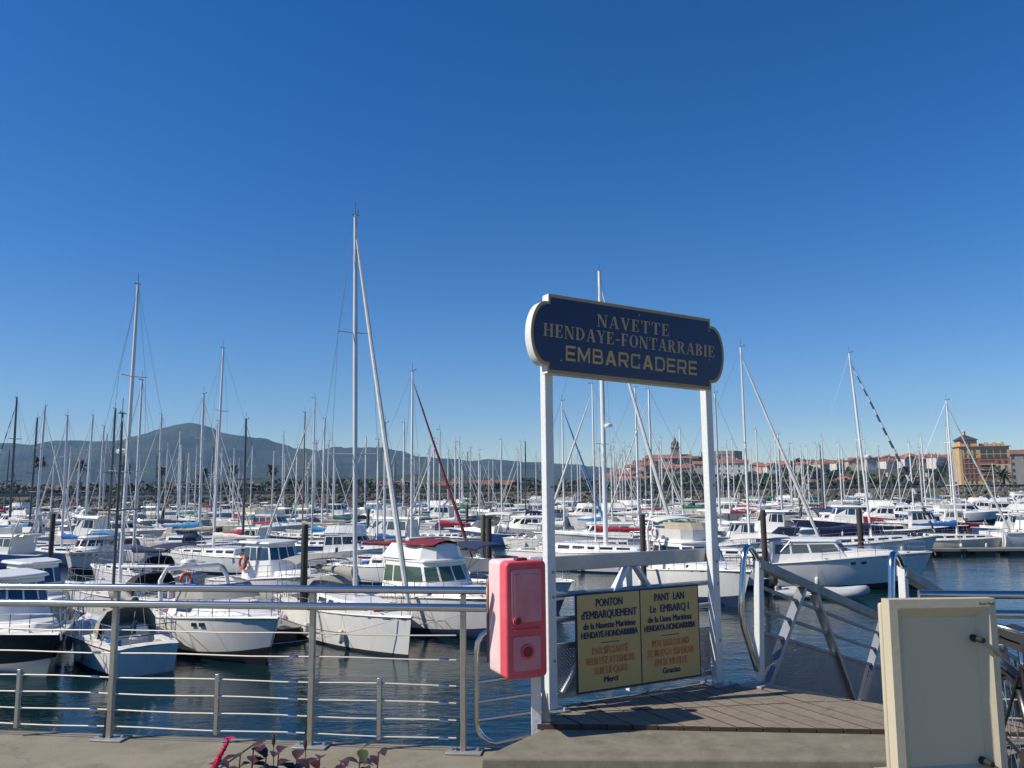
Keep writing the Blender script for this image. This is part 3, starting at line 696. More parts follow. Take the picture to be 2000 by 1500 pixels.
    if lod == 0:
        rails(root, H, .48, .97, .55, 6, lines=(1, .5) if L > 7 else (1,), rad=.014, name='bow_rail')
        m = MB(); p = H.pt(0, 1, 7)
        m.box(-L / 2 - .55, -L / 2 + .1, -B * .36, B * .36, .22, .30); m.build('swim_platform', 'teak' if style == 'fly' else 'gel', root, bevel=.02)
        for t, s in ((.2, -1), (.45, -1), (.3, 1), (.55, 1)):
            q = H.pt(t, s, 5); fender(root, (q.x, q.y + s * .13, .2))
        MB().tube([(L * .40, 0, H.zdeck(L * .4)), (L * .47, 0, H.zdeck(L * .45) + .08), (L * .5 + .12, 0, H.sheer(1) + .03), (L * .5 + .16, 0, H.sheer(1) - .18)], .028, 6).build('anchor', 'galv', root)
        MB().box(-L * .34, -L * .30, -B * .3, B * .3, zc(-L * .3) - .34, zc(-L * .3) + .1).build('cockpit_bench', seatcover or 'cloth_white', root, bevel=.04)
        clutter(root, H, int(L * 37 + B * 11), not stripe)
    return root
def clutter(root, H, seed, pin=True):
    r = random.Random(seed)
    if pin:
        for k_, (f0, f1) in enumerate(((.16, .20),)):
            m = MB()
            for sd in (-1, 1):
                a = []; b = []
                for i in range(15):
                    t = i / 14 * .985; p = H.pt(t, sd, 7); q = H.pt(t, sd, 5); u = vl(p, q, f0); w = vl(p, q, f1); u.y += sd * .007; w.y += sd * .007; a.append(u); b.append(w)
                m.grid([a, b])
            m.build('pin_stripe', r.choice(['navy_hull', 'grey_hull', 'navy_hull', 'red_hull']), root)
    for t in (.1, .5, .88):
        for sd in (-1, 1):
            p = H.pt(t, sd, 7); y = p.y - sd * min(.14, abs(p.y) * .5); MB().tube([(p.x - .11, y, p.z + .05), (p.x + .11, y, p.z + .05)], .016, 6).box(p.x - .04, p.x + .04, y - .015, y + .015, p.z - .01, p.z + .04).build('cleat', 'inox', root)
    for k_ in range(3):
        t = r.uniform(.72, .9) if k_ else .2; x = -H.L / 2 + H.L * t; z = H.zdeck(x) + .05; y = r.uniform(-.4, .4) * H.half(t); m = MB(); R0 = r.uniform(.13, .2)
        for j in range(4): m.tube([(x + (R0 - .012 * j) * cos(a), y + (R0 - .012 * j) * sin(a), z + .022 * j) for a in [i * pi / 6 for i in range(13)]], .014, 5, False)
        m.build('rope_coil', r.choice(['cloth_white', 'cloth_blue', 'cloth_beige', 'cloth_red']), root, 60)
    x = -H.L / 2 + .1; z = H.sheer(0)
    st = MB().tube([(x, .5, z), (x - .35, .5, z + 1.1)], .012, 5).build('flag_staff', 'mast_white', root)
    fl_ = [[(x - .30 - .09 * i / 4 - .10 * i / 4, .5 + .05 * sin(i * 1.6 + j), z + .95 - .32 * j / 2 - .16 * i / 4) for j in range(3)] for i in range(5)]
    MB().grid(fl_).build('flag', r.choice(['cloth_red', 'cloth_blue', 'cloth_white', 'cloth_navy']), st, 60)
    for k_ in range(2): MB().box(*[v for v in (lambda c, w: (c - w, c + w))(-H.L * .36 + k_ * .5, .2)], -.9 + 1.3 * k_, -.5 + 1.3 * k_, H.zdeck(-H.L * .3) - .3, H.zdeck(-H.L * .3) - .02 + .1 * k_).build('deck_box', r.choice(['cloth_white', 'cloth_blue', 'cloth_orange', 'cloth_grey']), root, bevel=.03)
def outboard(root, x, y, z, mat='rubber'):
    o = MB().lathe([(.02, .62), (.13, .60), (.19, .5), (.2, .25), (.15, .1), (.08, .05)], (x, y, z), 10).build('outboard_motor', mat, root)
    MB().box(x - .06, x + .06, y - .05, y + .05, z - .75, z + .1).box(x - .2, x + .05, y - .12, y + .12, z - .5, z - .46).build('motor_leg', mat, o, bevel=.01)
def dinghy(name, label, L=4.2, B=1.8, mat='rib_grey', group=None):
    root = thing(name, label, 'dinghy', group=group); r = .23
    pts = [(-L / 2, -B / 2 + r, .18), (-L * .1, -B / 2 + r, .2), (L * .22, -B / 2 + r + .06, .24), (L * .40, -B * .28, .34), (L * .5, 0, .44), (L * .40, B * .28, .34), (L * .22, B / 2 - r - .06, .24), (-L * .1, B / 2 - r, .2), (-L / 2, B / 2 - r, .18)]
    fine = []
    for a, b in zip(pts, pts[1:]): fine += [vl(a, b, 0), vl(a, b, .5)]
    fine.append(V(pts[-1]))
    MB().tube(fine, [r * .6] + [r] * (len(fine) - 2) + [r * .6], 10).build('inflatable_tube', mat, root, 60)
    MB().box(-L / 2 + .15, L * .3, -B / 2 + r, B / 2 - r, -.02, .08).build('floor', 'gel_b', root)
    MB().box(-L / 2 + .1, -L / 2 + .16, -B / 2 + r, B / 2 - r, -.05, .5).build('transom', 'gel', root)
    MB().box(-L * .1, L * .0, -B / 2 + r, B / 2 - r, .22, .27).build('thwart', 'pontoon_wood', root)
    outboard(root, -L / 2, 0, .4)
    return root
def place(o, p, heading, heel=0.0, trim=0.0, s=1.0):
    o.location = (p[0], p[1], WZ); o.rotation_euler = (heel, trim, heading); o.scale = (s, s, s); return o

# ------------------------------------------------------------------ the marina: named boats near the quay
R_ = radians
TAKEN = []                                   # (x, y, heading, length, beam) of every moored boat
def put(o, x, y, h, L, B, heel=0.0, trim=0.0, s=1.0):
    TAKEN.append((x, y, R_(h), L, B)); return place(o, (x, y), R_(h), R_(heel), R_(trim), s)
def dx(px, d): return (px - W0 / 2) / F * d
def hits(x, y, h, L, B):
    for (a, b, g, l, w) in TAKEN:
        rr = (L + l) / 2
        if (x - a) ** 2 + (y - b) ** 2 > rr * rr: continue
        for f in (-.48, -.24, 0, .24, .48):
            qx, qy = x + cos(h) * L * f - a, y + sin(h) * L * f - b
            u, v = qx * cos(g) + qy * sin(g), -qx * sin(g) + qy * cos(g)
            if abs(u) < l / 2 + .4 and abs(v) < w / 2 + B * .42: return True
    return False
put(motorboat('cabin_boat', 'black hulled cabin boat with white deck and blue windows behind the railing', 8, 2.9, .95, 1.35, 'pilot', 'black_hull', 'gel_b', glass='glass_blue'), -16.5, 26.9, -40, 8, 2.9)
put(motorboat('fishing_boat', 'small white fishing boat with dark wheelhouse windows behind the black hulled boat', 7, 2.6, .8, 1.2, 'pilot', 'gel_b', 'antifoul_dark', glass='glass_blue'), -19.6, 33.5, -42, 7, 2.6)
put(sailboat('small_yacht', 'small white yacht showing its grey stern and grey spray hood', 7.2, 2.5, .85, 1.05, 8.2, 'gel', 'antifoul_dark', 'mast_dark', 'cloth_grey', sprayhood='cloth_grey', wheel=False, nspread=1, genoa=False, trake=0.15), -13.4, 27.6, 131, 7.2, 2.5)
put(sailboat('sailing_yacht', 'white yacht with tall bare mast before the mountain peak', 9.5, 3.1, .95, 1.2, 15.4, 'gel', 'antifoul_blue', 'mast_alu', None, sprayhood='cloth_black', genoa=False, radar=True), -17.6, 37.2, 150, 9.5, 3.1, 0.6)
put(motorboat('motor_cruiser', 'white motor cruiser with radar arch and grey windscreen cover', 8.2, 3.1, 1.05, 1.55, 'sport', 'gel', 'antifoul_dark', screen='cloth_grey', canopym=None, radar=True, ports=2, seatcover='cloth_red'), -10.2, 28.6, -46, 8.2, 3.1)
put(motorboat('pilot_boat', 'white pilothouse boat with blue side windows behind the motor cruiser', 8, 2.9, 1.1, 1.6, 'pilot', 'gel', 'antifoul_blue', glass='glass_blue'), -11.6, 39.6, -38, 8, 2.9)
put(sailboat('tall_sloop', 'white sloop with the tallest mast and long white furled sail', 10.2, 3.2, 1.15, 1.35, 16.2, 'gel', 'antifoul_dark', 'mast_alu', 'cloth_grey', 'cloth_white', sprayhood='cloth_grey', rake=.35, bimini='cloth_grey'), -6.25, 31.0, -55, 10.2, 3.2, 0.9)
put(motorboat('trawler_yacht', 'white trawler yacht with rounded flybridge under a maroon cover', 9.2, 3.3, 1.15, 1.6, 'trawler', 'gel', 'antifoul_blue', glass='glass_green', cover='cloth_maroon', arch=False), -3.0, 32.6, -50, 9.2, 3.3)
put(motorboat('day_cruiser', 'white day cruiser with navy canopy behind the red box', 8.5, 3.0, 1.0, 1.4, 'sport', 'gel', 'antifoul_blue', canopym='cloth_navy', screen='glass_grey'), -.6, 38.6, -42, 8.5, 3.0)
put(sailboat('large_sloop', 'large white sloop whose tall mast rises behind the blue sign', 12.5, 3.8, 1.2, 1.5, 20.3, 'gel', 'antifoul_blue', 'mast_white', None, 'cloth_white', radar=True, mast_t=.58, mr=1.5), 5.3, 54.4, -35, 12.5, 3.8)
put(sailboat('crimson_cover_sloop', 'white sloop with long bright red sail cover seen beneath the blue sign', 10, 3.2, 1.0, 1.25, 13.5, 'gel', 'antifoul_blue', 'mast_white', 'cloth_red', 'cloth_white', boomlen=4.3, nspread=1), 6.9, 62.2, 172, 10, 3.2)
put(motorboat('flybridge_yacht', 'white flybridge yacht with beige windscreen beside the right sign post', 8.8, 3.5, 1.2, 1.7, 'fly', 'gel', 'antifoul_blue', glass='glass', screen='cloth_beige', canopym='cloth_white', radar=False), 9.1, 40.6, -70, 8.8, 3.5)
put(motorboat('express_yacht', 'long white motor yacht with its bow towards open water', 11, 3.7, 1.25, 1.9, 'cruiser', 'gel', 'antifoul_dark', glass='glass_grey', ports=2, canopym='cloth_white'), 16.9, 44.6, -14, 11, 3.7)
put(dinghy('inflatable_dinghy', 'grey inflatable dinghy with black outboard beside the long motor yacht'), 15.0, 40.3, -24, 4.2, 1.8)
put(sailboat('cream_yacht', 'cream hulled yacht with blue sail cover along the right pontoon', 10, 3.1, .95, 1.2, 12.4, 'cream', 'antifoul_red', 'mast_white', 'cloth_blue', 'cloth_white', mast_t=.55), dx(1840, 66.5), 66.5, -3, 10, 3.1)
put(motorboat('large_motor_yacht', 'white motor yacht cut off by the right edge of the photo', 12, 4.0, 1.5, 2.2, 'cruiser', 'gel', 'antifoul_dark', glass='glass_grey'), 45.4, 67.2, 4, 12, 4)
put(motorboat('dark_window_yacht', 'white yacht with black wraparound windows seen left of the tall sloop mast', 11, 3.6, 1.2, 1.7, 'cruiser', 'gel', 'antifoul_dark', glass='glass'), 7.2, 68.5, 172, 11, 3.6)
put(motorboat('blue_fishing_boat', 'dark blue hulled fishing boat beyond the leaning mast', 10.5, 3.4, 1.3, 1.9, 'pilot', 'navy_hull', 'antifoul_red', glass='glass_blue'), 34.6, 84.5, 165, 10.5, 3.4)
put(motorboat('striped_cruiser', 'white cruiser with a dark waterline stripe beside the blue fishing boat', 8.5, 3.0, 1.1, 1.5, 'cruiser', 'gel', 'antifoul_dark', stripe='navy_hull'), 42.5, 85.5, 172, 8.5, 3.0)
put(motorboat('yellow_striped_boat', 'white boat with yellow hull stripe and blue covered gear', 7.5, 2.8, 1.1, 1.5, 'cruiser', 'gel', 'antifoul_dark', stripe='cloth_yellow', canopym='cloth_sky'), -29.6, 57.0, -82, 7.5, 2.8)
put(sailboat('navy_cover_yacht', 'white yacht under a navy cover left of the motor cruiser', 9, 3, .95, 1.2, 12.0, 'gel', 'antifoul_blue', 'mast_alu', 'cloth_navy', 'cloth_white', genoa=False, sprayhood='cloth_navy', bimini='cloth_navy'), -21.4, 46.5, 150, 9, 3)
put(motorboat('cream_flybridge_boat', 'cream flybridge boat with pale green hull below the last tall palm', 10, 3.5, 1.2, 1.6, 'fly', 'green_hull', 'antifoul_dark', top='cream', glass='glass_grey'), -30.5, 98.0, -30, 10, 3.5)
put(sailboat('red_furl_yacht', 'white yacht with maroon furled sail behind the trawler yacht', 9.5, 3.1, 1.0, 1.25, 12.6, 'gel', 'antifoul_blue', 'mast_white', 'cloth_maroon', 'cloth_maroon', nspread=1), -6.6, 48.5, -22, 9.5, 3.1)
put(sailboat('masthead_sloop', 'white sloop with bright mast just right of the mountain peak', 11, 3.5, 1.1, 1.35, 15.6, 'gel', 'antifoul_blue', 'mast_alu', 'cloth_white', 'cloth_white', nspread=2, genoa=False), dx(438, 56), 56.0, 158, 11, 3.5, 1.0)
put(sailboat('grey_mast_sloop', 'white sloop with lone tall mast just right of the castle', 10.5, 3.3, 1.0, 1.3, 14.6, 'gel', 'antifoul_blue', 'mast_white', None, 'cloth_white', nspread=1), 14.6, 52.5, -20, 10.5, 3.3)
put(sailboat('leaning_mast_sloop', 'sloop with leaning mast, radar dome and blue and white striped furled sail', 11, 3.4, 1.05, 1.3, 15.8, 'gel', 'antifoul_dark', 'mast_white', 'cloth_navy', 'furl_stripe', radar=True, nspread=1), dx(1672, 62.5), 62.5, -8, 11, 3.4, 0, -3.0)
put(sailboat('red_cover_yacht', 'small yacht with bright red sail cover right of the maroon furled sail', 8.5, 2.9, .95, 1.2, 11.0, 'gel', 'antifoul_dark', 'mast_alu', 'cloth_red', 'cloth_white', nspread=1), dx(868, 76), 76.0, 168, 8.5, 2.9)
put(sailboat('blue_awning_yacht', 'yacht with a bright blue awning over its boom behind the dark pile', 9.5, 3.1, 1.0, 1.2, 13.0, 'blue_hull', 'antifoul_dark', 'mast_alu', 'cloth_sky', 'cloth_white', bimini='cloth_sky', boomlen=4.6), dx(625, 66), 66.0, 172, 9.5, 3.1)
put(sailboat('blue_furl_yacht', 'yacht with blue furled sail just right of the left sign post', 10, 3.2, 1.0, 1.25, 13.2, 'gel', 'antifoul_blue', 'mast_white', 'cloth_white', 'cloth_blue', nspread=1), dx(1086, 72), 72.0, -28, 10, 3.2)
put(sailboat('wooden_mast_yacht', 'yacht with a brown wooden mast left of the tallest mast', 9.5, 3.0, .95, 1.2, 13.0, 'navy_hull', 'antifoul_red', 'mast_wood', 'cloth_beige', None, genoa=False, nspread=1), dx(604, 78), 78.0, 166, 9.5, 3.0)

def ring_on(boat, p, r, tr, mat, name='lifebuoy', ax='X'):
    pts = [(V(p) + (V((0, r * cos(a), r * sin(a))) if ax == 'X' else V((r * cos(a), 0, r * sin(a))))) for a in [i * pi / 8 for i in range(17)]]
    MB().tube(pts, tr, 8, False).build(name, mat, boat, 60)
BO = {o.name: o for o in COL.objects if o.type == 'EMPTY' and 'category' in o}
ring_on(BO['flybridge_yacht'], (-1.2, -1.62, 3.1), .28, .06, 'cloth_white', ax='Y')
ring_on(BO['sailing_yacht'], (-4.6, .5, 1.75), .26, .06, 'orange_buoy')
ring_on(BO['pilot_boat'], (-1.0, -1.12, 2.0), .26, .06, 'orange_buoy', ax='Y')
ring_on(BO['masthead_sloop'], (-5.2, .6, 1.9), .28, .07, 'orange_buoy'); ring_on(BO['day_cruiser'], (-3.2, -1.2, 1.6), .26, .06, 'orange_buoy', ax='Y')
ring_on(BO['motor_cruiser'], (-3.2, -1.62, .75), .26, .1, 'rubber', 'tyre_fender', 'Y')
for nm, a, b in (('tall_sloop', (4.6, -.3, 1.25), (2.0, -3.6, .5)), ('tall_sloop', (4.6, .3, 1.25), (1.5, 4.0, .4)), ('motor_cruiser', (3.6, .2, 1.5), (3.0, 3.4, .5)), ('trawler_yacht', (4.2, -.2, 1.5), (2.0, -3.4, .6)), ('express_yacht', (5.0, .2, 1.85), (4.0, 4.5, .5)), ('cabin_boat', (3.6, .2, 1.3), (2.5, 3.2, .3))):
    a, b = V(a), V(b); MB().tube([vl(a, b, t) - V((0, 0, .5 * t * (1 - t))) for t in [i / 8 for i in range(9)]], .014, 5).build('mooring_rope', 'cloth_white', BO[nm])

# ------------------------------------------------------------------ the rest of the fleet
FAR_S = [sailboat('moored_yacht', 'x', L, B, .95, 1.2, mh, lod=1, nspread=ns, genoa=ge, sprayhood=sh, group='yachts with bare masts moored across the marina') for (L, B, mh, ns, ge, sh) in
         ((8.2, 2.8, 11.0, 1, True, 'cloth_navy'), (9.4, 3.1, 12.5, 2, True, None), (10.8, 3.4, 14.2, 2, True, 'cloth_grey'), (7.6, 2.7, 10.5, 1, False, None), (9.8, 3.2, 13.0, 1, False, 'cloth_blue'))]
FAR_M = [motorboat('moored_motorboat', 'x', L, B, fs, fb, st, lod=1, glass=gl, canopym=ca, arch=ar, group='motorboats moored across the marina') for (L, B, fs, fb, st, gl, ca, ar) in
         ((8.0, 2.8, 1.0, 1.4, 'cruiser', 'glass', None, True), (9.5, 3.3, 1.1, 1.6, 'fly', 'glass_grey', None, True), (7.0, 2.6, .9, 1.3, 'sport', 'glass_grey', 'cloth_blue', True), (7.4, 2.7, .9, 1.4, 'pilot', 'glass', None, False), (9.0, 3.2, 1.1, 1.6, 'trawler', 'glass', None, False), (6.4, 2.4, .8, 1.1, 'sport', 'glass', None, False))]
SL = [8.2, 9.4, 10.8, 7.6, 9.8]; SM = [11.0, 12.5, 14.2, 10.5, 13.0]; ML = [8, 9.5, 7, 7.4, 9, 6.4]; MBm = [2.8, 3.3, 2.6, 2.7, 3.2, 2.4]; SB = [2.8, 3.1, 3.4, 2.7, 3.2]
MASTS = [(24, 777, 'S'), (74, 793, ''), (62, 817, 'd'), (128, 813, ''), (171, 811, ''), (196, 833, ''), (203, 851, ''), (216, 799, 'd'), (312, 810, ''), (323, 865, ''), (349, 843, 'w'), (370, 893, ''), (382, 867, ''), (393, 770, ''), (411, 880, ''),
         (420, 822, ''), (432, 875, 'w'), (478, 820, 'd'), (490, 870, 'w'), (531, 880, ''), (552, 845, 'w'), (598, 885, ''), (630, 818, 'w'), (640, 862, ''), (654, 900, ''), (713, 855, 'w'), (738, 860, 'w'), (752, 827, ''), (788, 827, 'w'), (806, 880, ''), (819, 890, ''),
         (837, 885, 'b'), (847, 857, 'w'), (875, 880, 'w'), (898, 857, 'w'), (919, 875, ''), (936, 880, 'w'), (955, 900, ''), (963, 896, ''), (980, 860, 'w'), (1012, 880, ''), (1018, 863, 'w'), (1047, 885, ''), (1117, 887, ''), (1129, 889, 'w'), (1134, 885, 'w'), 
         (1205, 886, 'w'), (1216, 882, ''), (1233, 873, 'w'), (1246, 757, 'w'), (1261, 880, ''), (1273, 760, 'w'), (1294, 857, 'w'), (1332, 838, 'w'), (1350, 885, ''), (1404, 768, ''), (1413, 875, ''), (1434, 860, 'w'), (1482, 840, ''), (1518, 853, 'w'), (1525, 850, 'w'), (1546, 868, ''), (1552, 868, 'w'),
         (1580, 873, 'w'), (1610, 853, ''), (1643, 865, 'w'), (1694, 860, 'w'), (1720, 873, ''), (1782, 865, 'w'), (1800, 875, ''), (1806, 853, 'w'), (1825, 888, ''), (1857, 833, 'w'), (1866, 876, ''), (1872, 905, ''), (1943, 905, 'w'), (1976, 920, '')]
rnd = random.Random(11)
MASTS += [(rnd.uniform(-20, 2020), rnd.uniform(862, 908), rnd.choice(['w', 'w', '', 'w', 'd'])) for _ in range(75)]
fleet_s, fleet_m = [], []
COVERS = ['cloth_blue', 'cloth_navy', 'cloth_white', 'cloth_white', 'cloth_sky', 'cloth_red', 'cloth_green', 'cloth_beige', 'cloth_grey', 'cloth_navy', 'cloth_white']
CN = {'cloth_blue': 'blue', 'cloth_navy': 'navy', 'cloth_white': 'white', 'cloth_sky': 'sky blue', 'cloth_red': 'red', 'cloth_green': 'green', 'cloth_beige': 'beige', 'cloth_grey': 'grey', 'cloth_maroon': 'maroon', 'cloth_black': 'black', 'cloth_orange': 'orange', 'cloth_yellow': 'yellow'}
HULLS = ['gel'] * 9 + ['gel_b'] * 4 + ['cream', 'navy_hull', 'blue_hull', 'grey_hull', 'red_hull']
HN = {'gel': 'white', 'gel_b': 'off-white', 'cream': 'cream', 'navy_hull': 'navy', 'blue_hull': 'blue', 'grey_hull': 'grey', 'red_hull': 'red', 'green_hull': 'green', 'black_hull': 'black'}
MK = {'d': 'mast_dark', 'w': 'mast_white', 'b': 'mast_wood', '': 'mast_alu', 'S': 'mast_dark'}
used = set()
for (px, ytop, kind) in MASTS:
    best = None
    for tr in range(60):
        i = rnd.randrange(5); s = rnd.uniform(.86, 1.16); hm = SM[i] * s
        off = (952 + (1000 - px) * .0096) - ytop
        d = (hm - 5.5) * F / off
        if not (44 < d < 222): continue
        h = rnd.choice((-16, 164)) + rnd.uniform(-9, 9)
        pm_ = D(px, 955, d); hx = pm_.x - cos(R_(h)) * .06 * SL[i] * s; hy = d - sin(R_(h)) * .06 * SL[i] * s
        if hy > BW - 12 or (px > 1690 and hy < 62): continue
        if hits(hx, hy, R_(h), SL[i] * s, SB[i] * s): continue
        best = (i, s, hx, hy, h); break
    if not best: continue
    i, s, hx, hy, h = best
    cov = rnd.choice(COVERS); hu = rnd.choice(HULLS); fu = 'furl_stripe' if kind == 'S' else rnd.choice(['cloth_white'] * 9 + ['cloth_navy', 'cloth_green'])
    sw = {'cloth_blue': cov, 'cloth_white': fu, 'mast_alu': MK[kind], 'antifoul_blue': rnd.choice(['antifoul_blue', 'antifoul_dark', 'antifoul_red'])}
    o = copy_tree(FAR_S[i], None, sw)
    hull_o = CH[o.name][0]; hull_o.material_slots[0].link = 'OBJECT'; hull_o.material_slots[0].material = M[hu]
    put(o, hx, hy, h, SL[i] * s, SB[i] * s, rnd.uniform(-1.2, 1.2), 0, s)
    fleet_s.append((px, o, HN[hu], CN[cov], hy))
def far_motor(x, y, h):
    i = rnd.randrange(6); s = rnd.uniform(.88, 1.15)
    if hits(x, y, R_(h), ML[i] * s, MBm[i] * s): return False
    cov = rnd.choice(COVERS); hu = rnd.choice(HULLS)
    o = copy_tree(FAR_M[i], None, {'cloth_blue': cov, 'antifoul_blue': rnd.choice(['antifoul_blue', 'antifoul_dark', 'antifoul_red'])})
    hull_o = CH[o.name][0]; hull_o.material_slots[0].link = 'OBJECT'; hull_o.material_slots[0].material = M[hu]
    put(o, x, y, h, ML[i] * s, MBm[i] * s, rnd.uniform(-.8, .8), 0, s)
    fleet_m.append((o, HN[hu], i, x, y)); return True
n_m = 0
for tr in range(4000):
    if n_m >= 105: break
    px = rnd.uniform(-60, 2060); yy = rnd.uniform(996, 1100); d = 5.5 * F / (yy - 952)
    if d > BW - 16 or d < 40: continue
    if px > 1430 and d < 62: continue
    if px > 1680 and d < 78: continue
    if px > 1250 and d < 56: continue
    x = dx(px, d)
    if far_motor(x, d, rnd.choice((-16, 164)) + rnd.uniform(-8, 8)): n_m += 1
def drop(root):
    for c in CH.get(root.name, []): drop(c)
    bpy.data.objects.remove(root)
for o in FAR_S + FAR_M: drop(o)

# mooring piles and pontoons
def pile(px, ytop, ybase, r, label, mat='pile', group='mooring piles between the boats'):
    p = G(px, ybase, WZ); top = D(px, ytop, p.y).z
    o = thing('mooring_pile', label, 'pile', (p.x, p.y, WZ), group=group)
    h = top - WZ
    MB().lathe([(r, h * .32), (r, h - .06), (r * .82, h - .01), (r * .3, h)], (0, 0, 0), 14).build('shaft', mat, o)
    MB().lathe([(r * 1.02, -2.0), (r * 1.02, h * .32)], (0, 0, 0), 14).build('weed_band', 'pile_wet', o)
    m = MB(); m.tube([(r * 1.5 * cos(a), r * 1.5 * sin(a), .55) for a in [i * pi / 6 for i in range(13)]], .04, 6, False); m.build('collar', 'galv_dull', o)
pile(591, 1024, 1238, .135, 'dark pile standing before the blue awning yacht', 'pile_wet')
pile(944, 1005, 1136, .15, 'grey green pile touching a rusty one above the red box', 'pile_green')
pile(955, 1012, 1152, .16, 'rusty brown pile above the red box')
pile(1259, 1004, 1168, .14, 'rust brown pile between red sail cover and flybridge yacht')
pile(1497, 996, 1150, .15, 'reddish brown pile standing left of the long motor yacht')
pile(1684, 992, 1101, .19, 'reddish brown pile in front of the leaning mast')
pile(97, 1003, 1115, .17, 'dark pile at the far left among the yachts', 'pile_wet')
pile(718, 994, 1066, .17, 'grey green pile right of the tallest mast', 'pile_green')
pile(1400, 998, 1100, .17, 'dark pile directly behind the right sign post', 'pile_wet')
pile(912, 986, 1032, .2, 'small distant grey pile left of the pair of piles', 'pile_green')
pile(1565, 976, 1022, .2, 'small distant dark pile right of the castle', 'pile_wet')
pile(316, 990, 1042, .2, 'small distant dark pile below the fourth tall palm', 'pile_wet')
def pontoon(label, a, b, w=1.8, planks=0):
    a, b = V((*a, 0)), V((*b, 0)); d = (b - a); L = d.length
    o = thing('pontoon', label, 'pontoon', (a.x, a.y, WZ), atan2(d.y, d.x), 'floating pontoons')
    if planks:
        n = int(L / .16)
        me = MB().box(.006, .152, -w / 2, w / 2, .42, .46).mesh('plank', 'pontoon_wood', 0)
        for k in range(min(n, planks)):
            q = bpy.data.objects.new('plank', me); COL.objects.link(q); q.parent = o; q.location = (k * .16, 0, 0)
        if n > planks: MB().box(planks * .16, L, -w / 2, w / 2, .42, .455).build('walkway', 'pontoon_wood', o)
    else: MB().box(0, L, -w / 2, w / 2, .42, .46).build('walkway', 'pontoon_wood', o)
    m = MB(); m.box(0, L, -w / 2 - .05, -w / 2 - .002, .30, .48).box(0, L, w / 2 + .002, w / 2 + .05, .30, .48); m.build('side_beam', 'pontoon_wood', o)
    k = 0.2
    while k < L - 1.4: MB().box(k, k + 1.5, -w / 2 + .05, w / 2 - .05, -.3, .40).build('float_block', 'float', o, bevel=.04); k += 2.6
pontoon('grey pontoon with dark floats alongside the cream yacht', (30.2, 63.6), (44, 63.2), 1.6)
pontoon('grey finger pontoon beside the dark pile and tall sloop', (-8.3, 30.2), (-16.6, 43.5), .9, 90)
pontoon('long grey pontoon between the rows right of the large sloop', (21, 72), (28, 150), 1.8)
pontoon('long grey pontoon running through the middle of the marina', (-9, 60), (-13, 200), 1.8)
pontoon('long grey pontoon under the left masts', (-34, 66), (-56, 200), 1.8)

# ------------------------------------------------------------------ far shore: palms, trees, buildings, hill town
rnd = random.Random(21)
def frond_crown(n, ln, droop, w, seed):
    r = random.Random(seed); m = MB()
    for k in range(n):
        a = r.uniform(0, 2 * pi); el = r.uniform(-.55, 1.25); l = ln * r.uniform(.75, 1.1); p = V((0, 0, 0)); d = V((cos(a) * cos(el), sin(a) * cos(el), sin(el))); sd = V((-sin(a), cos(a), 0))
        prev = None
        for i in range(5):
            ww = w * (.35, 1, .9, .6, .08)[i]; up = V((0, 0, ww * .35))
            cur = [p - sd * ww - up, p, p + sd * ww - up]
            if prev:
                m.add(prev + cur, [(0, 1, 4, 3), (1, 2, 5, 4)])
            prev = cur; p = p + d * l / 4; d = (d - V((0, 0, droop * (i + 1) / 4))).normalized()
    return m
def leaf_crown(n, rx, rz, size, seed, lobes=9):
    r = random.Random(seed); m = MB(); C_ = [(V((r.gauss(0, .45) * rx, r.gauss(0, .45) * rx, r.uniform(-.5, .75) * rz)), r.uniform(.35, .6)) for _ in range(lobes)]
    for k in range(n):
        c, s = r.choice(C_); v = V((r.gauss(0, 1), r.gauss(0, 1), r.gauss(0, 1))).normalized() * r.uniform(.65, 1) ** .5
        p = c + V((v.x * rx * s, v.y * rx * s, v.z * rz * s)); a = V((r.gauss(0, 1), r.gauss(0, 1), r.gauss(0, 1))).normalized(); b = a.cross(V((r.gauss(0, 1), r.gauss(0, 1), r.gauss(0, 1)))).normalized(); z = size * r.uniform(.6, 1.3)
        m.add([p - a * z, p - b * z * .6, p + a * z, p + b * z * .6], [(0, 1, 2, 3)])
    return m
PALM = [frond_crown(80, 2.9, .75, .42, s).mesh('crown', 'palm_leaf', 0) for s in (1, 2, 3)]
PALM_BIG = [frond_crown(64, 4.6, .8, .42, s).mesh('crown', 'palm_leaf', 0) for s in (4, 5, 6)]
TREE = [leaf_crown(620, 4.2, 3.6, .62, s).mesh('crown', mt, 0) for s, mt in ((1, 'leaf_a'), (2, 'leaf_b'), (3, 'leaf_c'), (4, 'leaf_b'))]
def ch(name, me, root, loc=(0, 0, 0), rot=0, s=(1, 1, 1)):
    o = bpy.data.objects.new(name, me); COL.objects.link(o); o.parent = root; o.location = loc; o.rotation_euler = (0, 0, rot); o.scale = s; return o
def palm(px, ytop, d, big, label, z0=0.6):
    p = D(px, ytop, d); o = thing('palm_tree', label, 'palm tree', (p.x, d, z0), group='palms along the far shore'); h = p.z - z0 - (1.2 if not big else 2.6)
    r = .30 if not big else .55
    MB().tube([(0, 0, 0), (.1, 0, h * .4), (.05, 0, h)], [r * 1.3, r, r * .9], 8).build('trunk', 'bark', o)
    ch('crown', rnd.choice(PALM_BIG if big else PALM), o, (.05, 0, h), rnd.uniform(0, 6))
for k, (px, yt) in enumerate(((78, 896), (157, 903), (245, 908), (316, 914), (398, 917), (455, 911), (531, 911))):
    palm(px, yt, 262, False, 'tall slender palm, %s from the left along the far shore' % ('first second third fourth fifth sixth seventh'.split()[k]))
